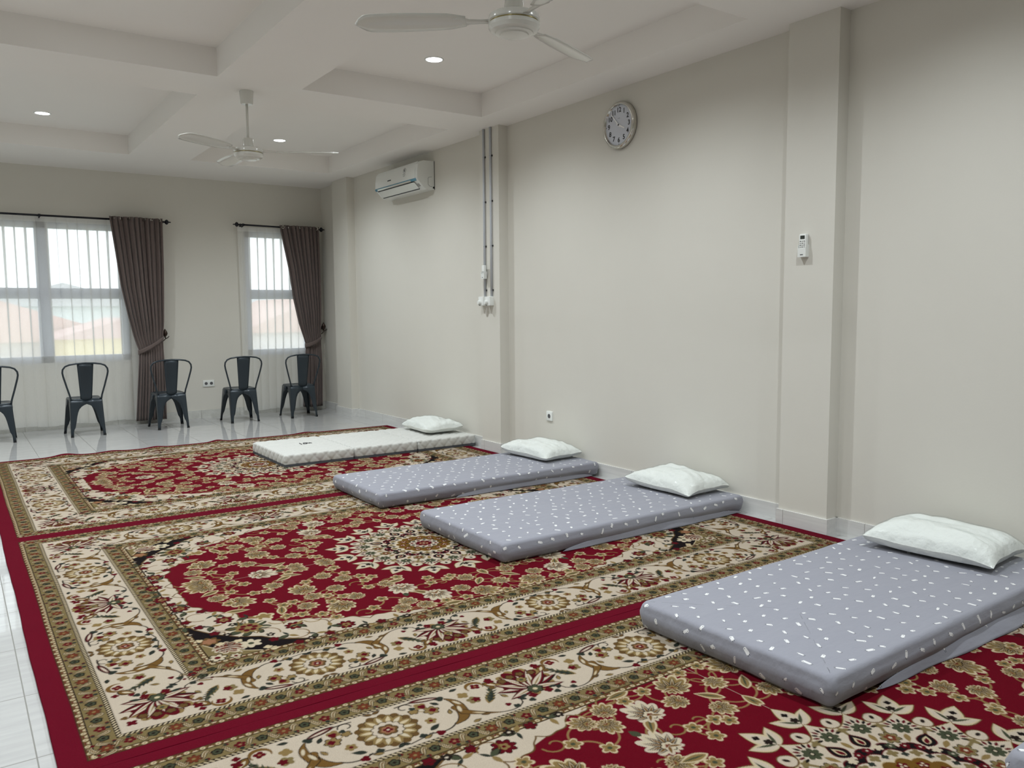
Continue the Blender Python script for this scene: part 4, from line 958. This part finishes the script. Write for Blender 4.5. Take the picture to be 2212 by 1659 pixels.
# ---------------------------------------------------------------- things on the right wall
def make_ac():
    t = thing('air_conditioner', 'white wall mounted split air conditioner with a pale blue strip', 'air conditioner', (XR, 8.115, 2.775), R_WALL)
    W = 1.0; prof = [(0, .145), (.13, .142), (.175, .128), (.198, .10), (.207, .03), (.208, -.045), (.200, -.062), (.190, -.070), (.135, -.128), (.10, -.150), (0, -.150)]   # out, up
    def sweep(x0, x1, pr): 
        mb = MB(); n = len(pr); v = [(x0, y, z) for z, y in pr] + [(x1, y, z) for z, y in pr]
        mb.add(v, [tuple(range(n)), tuple(range(n, 2 * n))[::-1]] + [(i, (i + 1) % n, n + (i + 1) % n, n + i) for i in range(n)]); return mb
    sweep(-W / 2, W / 2, prof).build('body', M['white'], t, angle=30)
    sweep(-W / 2 + .006, W / 2 - .045, [(.172, .136), (.196, .108), (.2115, .03), (.2125, -.040), (.205, -.040), (.17, .0)]).build('front_panel', M['white'], t, angle=30)
    st = sweep(-W / 2 + .002, W / 2 - .03, [(.19, -.040), (.2125, -.041), (.2145, -.052), (.2045, -.066), (.19, -.066)]).build('blue_strip', M['blue'], t, angle=30)
    sweep(-W / 2 + .06, W / 2 - .14, [(.2, -.0535), (.2155, -.052), (.2052, -.0675), (.195, -.068)]).build('chrome_strip', M['steel'], st)
    sweep(-W / 2 + .05, W / 2 - .10, [(.186, -.069), (.2035, -.069), (.197, -.078), (.186, -.078)]).build('air_slot', M['black'], t)
    sweep(-W / 2 + .055, W / 2 - .085, [(.1955, -.079), (.1985, -.0775), (.1415, -.1375), (.1385, -.136)]).build('louver', M['offwhite'], t)
    sweep(-W / 2 + .055, W / 2 - .085, [(.1385, -.136), (.1415, -.1385), (.1345, -.1455), (.1315, -.143)]).build('lower_gap', M['dark'], t)
    sweep(W / 2 - .078, W / 2 - .035, [(.166, -.092), (.1705, -.0915), (.146, -.1185), (.142, -.118)]).build('display_window', M['grey'], t)
    mb = MB()                                                       # small maker's mark and energy sticker
    text_into(mb, '-----', .05, -.14, .015, .2125, .001, .003); mb.build('brand_mark', M['ink'], t)
    mb = MB(); ring = [(.222 + .026 * math.cos(a), .072 + .026 * math.sin(a), .2045 + .0) for a in np.linspace(0, 2 * PI, 21)]
    def on(x, y): return (x, y, .2125 - .0015 - max(0, (y - .03)) * .17)
    mb.tube([on(.215 + .028 * math.cos(a), .068 + .028 * math.sin(a)) for a in np.linspace(0, 2 * PI, 21)], .0016, 5)
    mb.tube([on(.215, .083), on(.213, .07), on(.216, .052)], [.002, .007, .003], 6)
    mb.tube([on(.207, .082), on(.224, .082)], .002, 5)
    for r in range(3): mb.tube([on(.183 + .004 * r, .030 - .011 * r), on(.245 - .006 * r, .030 - .011 * r)], .0022, 4)
    mb.build('energy_sticker', M['grey_ink'], t, smooth=True)
    # pipe knock-out outline on the side cheek that faces the camera
    x = W / 2 + .0005; pts = [(x, -.02, .035), (x, -.025, .07), (x, -.04, .08), (x, -.10, .08), (x, -.118, .06), (x, -.12, .03)]
    MB().tube(pts, .0015, 5).build('knockout_line', M['grey_ink'], t)
    MB().lathe([(.011, 0), (.011, .002)], 12, -.130, .012, 'x').build('screw_hole', M['black'], t).location = (W / 2, 0, 0)
    MB().box(W / 2 - .012, W / 2 + .0015, -.150, .145, 0, .006).build('back_gap', M['dark'], t)
M['grey_ink'] = pm('grey_print', lin(88, 88, 90), .5, var=.02)
make_ac()
def make_clock():
    R = .176; t = thing('wall_clock', 'round silver rimmed wall clock with a pale blue face', 'clock', (XR, 4.722, 2.748), R_WALL)
    MB().lathe([(R * .97, 0), (R, .003), (R, .012), (R - .002, .030), (R - .010, .040), (R - .020, .043), (R - .024, .040), (R - .025, .030), (R - .03, .024)], 72, caps=(1, 0)).build('rim', M['steel'], t, smooth=True)
    MB().lathe([(R - .024, .022), (R - .024, .0255), (0.0001, .0255)], 64, caps=(0, 0)).build('dial', M['face'], t, angle=30)
    for k in range(12):
        mb = MB(); a = math.radians(90 - 30 * (k + 1)); text_into(mb, str(k + 1), .050, .112 * math.cos(a), .112 * math.sin(a), .0262, .0004, .0011); mb.build('numeral', M['ink'], t)
    for k in range(4): a = PI / 2 * k; MB().lathe([(.0035, .0255), (.0035, .0262)], 10, .142 * math.cos(a), .142 * math.sin(a)).build('hour_dot', M['ink'], t)
    mb = MB(); text_into(mb, '~~', .022, 0, .052, .0262, .0002); mb.build('dial_mark', M['grey_ink'], t)
    def hand(ang, L, w, z, tail):
        a = math.radians(90 - ang); d = Vector((math.cos(a), math.sin(a))); n = Vector((-d.y, d.x)); q = [d * -tail + n * w * .7, d * -tail - n * w * .7, d * L * .25 - n * w, d * L - n * w * .55, d * L + n * w * .55, d * L * .25 + n * w]
        return MB().prism([(p.x, p.y) for p in q], z, z + .0012)
    hand(116.5, .075, .0075, .029, .022).build('hour_hand', M['hand'], t); hand(319, .118, .0045, .0315, .024).build('minute_hand', M['hand'], t)
    MB().lathe([(.006, .026), (.006, .034), (.003, .035)], 14).build('hub', M['ink'], t, smooth=True)
make_clock()
def make_remote(y, z, x, s, lcd, lab_r, lab_h):
    t = thing('remote_holder', lab_h, 'remote holder', (x, y, z), R_WALL, group='white remote holders on the pilasters')
    w = .056 * s; h = .15 * s
    mb = MB(); mb.box(-w / 2 - .0005, w / 2 + .0005, -h * .53 + .003, -h * .04, 0, .004); mb.box(-w / 2 - .003, -w / 2 - .0006, -h * .53, h * .02, 0, .0295); mb.box(w / 2 + .0006, w / 2 + .003, -h * .53, h * .02, 0, .0295)
    mb.box(-w / 2 - .0005, w / 2 + .0005, -h * .53, -h * .53 + .0028, .0002, .0294); mb.prism([(-w / 2 - .0032, -h * .532), (w / 2 + .0032, -h * .532), (w / 2 + .0032, -h * .10), (w * .32, -h * .16), (-w * .32, -h * .16), (-w / 2 - .0032, -h * .10)], .0297, .0325); mb.build('tray', M['clear'], t)
    r = thing('remote_control', lab_r, 'remote control', (x, y, z), R_WALL, group='white air conditioner remotes in wall holders')
    MB().rbox(0, .0, w, h, .005, .026, .008 * s, .004).build('case', M['white'], r, angle=40)
    if lcd: MB().rbox(0, h * .345, w * .62, h * .155, .0255, .0266, .002).build('screen', M['lcd'], r)
    for i in range(4 if lcd else 3):
        for j in range(3):
            MB().rbox((j - 1) * w * .27, h * (.17 - .085 * i) - (0 if lcd else .02), w * .17, h * .035, .0255, .0272, .0015).build('button', M['grey'] if (i + j) % 2 else M['grey_ink'], r)
    MB().rbox(0, -h * .43, w * .42, h * .045, .0318, .0329, .0015).build('slot_label', M['grey_ink'], t)
M['clear'] = pm('milky_plastic', lin(226, 228, 224), .25, var=.01)
make_remote(3.004, 1.722, XR - COLD, .88, True, 'white remote with a dark screen on the pilaster nearest the camera', 'white holder carrying the remote that has a dark screen')
make_remote(6.463, 1.712, XR - COLD - .022, .82, False, 'small white remote hung over the grey conduit pipes', 'white holder of the small remote over the grey conduit pipe')
def make_conduit(y, z0, z1, lab):
    t = thing('conduit_pipe', lab, 'conduit', (XR - COLD, y, z0), R_WALL, group='grey conduit pipes on the middle pilaster')
    MB().tube([(0, 0, .0112), (0, (z1 - z0) / 2, .0112), (0, z1 - z0, .0112)], .011, 12).build('pipe', M['conduit'], t, smooth=True)
    for k in range(4):
        h = (z1 - z0) * (.04 + .265 * k); mb = MB(); mb.tube([(-.011, h, .004), (-.012, h, .014), (0, h, .0235), (.012, h, .014), (.011, h, .004)], .0010, 6); mb.rbox(.017, h, .010, .016, 0, .008, .003); mb.build('clip', M['dark'], t, smooth=True)
make_conduit(6.489, 1.478, ZC - .004, 'grey conduit pipe behind the small remote, farther of the pair')
make_conduit(6.360 + .015, 1.478, ZC - .004, 'grey conduit pipe without a remote, nearer of the pair')
def make_socket_box(y, lab):
    t = thing('socket_box', lab, 'socket', (XR - COLD, y, 1.438), R_WALL, group='white surface socket boxes on the middle pilaster')
    MB().rbox(0, 0, .086, .086, 0, .046, .006, .004).build('box', M['white'], t, angle=40)
    p = MB().lathe([(.021, .044), (.021, .062), (.017, .070), (.001, .071)], 20, -.010, -.012).build('plug', M['white'], t, angle=40)
    MB().tube([(-.010, -.025, .062), (-.010, -.036, .060), (-.010, -.04, .045)], .0035, 8).build('plug_tail', M['grey'], p, smooth=True)
make_socket_box(6.512, 'white socket box with a plug under the pipe behind the remote')
make_socket_box(6.397, 'white socket box with a plug under the nearer pipe of the pair')
def make_socket(loc, rot, w, n, lab):
    t = thing('wall_socket', lab, 'socket', loc, rot, group='white flush wall sockets')
    MB().rbox(0, 0, w, .084, 0, .011, .005, .003).build('plate', M['white'], t, angle=40)
    for k in range(n):
        x = (k - (n - 1) / 2) * w / n * .92
        c = MB().lathe([(.024, .0105), (.0235, .0125), (.0205, .0125), (.019, .0112)], 24, x, 0, caps=(0, 0)).build('outlet_rim', M['white'], t, smooth=True)
        d = MB().lathe([(.0195, .0110), (.0195, .0116)], 24, x, 0).build('outlet_well', M['grey_ink'], t)
        MB().lathe([(.0028, .0115), (.0028, .0119)], 8, x - .0095, 0).lathe([(.0028, .0115), (.0028, .0119)], 8, x + .0095, 0).build('pin_holes', M['black'], d)
make_socket((XR, 5.628, .421), R_WALL, .084, 1, 'single white wall socket low on the right wall under the clock')
make_socket((2.727, YF, .441), F_WALL, .142, 2, 'double white wall socket low between the two windows')

# ---------------------------------------------------------------- the street outside, far below the windows
M['plaster'] = [pm('hazed_house_plaster_%d' % i, lin(*c), .8, var=.08) for i, c in enumerate(((232, 228, 222), (244, 226, 178), (232, 226, 226), (226, 232, 232)))]  # distance haze is painted in: wall colours paled towards white
M['rooftile'] = [pm('hazed_roof_tile_%d' % i, lin(*c), .8, var=.15) for i, c in enumerate(((222, 190, 180), (214, 178, 170), (206, 206, 208)))]  # roof colours carry the same painted haze, washed out pale
M['ground'] = pm('street_ground', lin(206, 212, 200), .9, var=.2)
MB().box(-160, 200, YF + 2, 320, -4.6, -4.5).build('ground', M['ground'], kind='structure')
def make_house(x, y, w, d, h, rh, wall, roof, lab):
    t = thing('house', lab, 'building', (x, y, -4.5), group='houses outside the windows')
    MB().box(-w / 2, w / 2, 0, d, 0, h).build('house_wall', M['plaster'][wall], t)
    e = .5; MB().prism([(-w / 2 - e, h - .05), (w / 2 + e, h - .05), (0, h + rh)], -e, d + e, lambda a, b, c: (a, c, b)).build('house_roof', M['rooftile'][roof], t)
    for k in range(2): MB().box(-w * .3 + k * w * .4, -w * .3 + k * w * .4 + w * .16, -.06, .02, h * .55, h * .78).build('house_window', M['lcd'], t)
make_house(1.0, 34, 9, 8, 4.9, 1.6, 2, 0, 'house with the wide tiled gable seen through the wide window, left pane')
make_house(4.75, 29, 3.4, 3.6, 5.1, .6, 1, 1, 'yellow lit house seen low through the wide window beside the brown curtain')
make_house(5.2, 50, 8, 9, 6.3, 1.2, 3, 2, 'pale house with a grey roof seen through the wide window behind the yellow one')
make_house(14.0, 36, 6.5, 8, 5.0, 1.5, 2, 0, 'house with a reddish roof seen through the narrow window')
make_house(20.0, 52, 9, 8, 5.4, 2.0, 3, 2, 'distant grey roofed house seen through the narrow window')
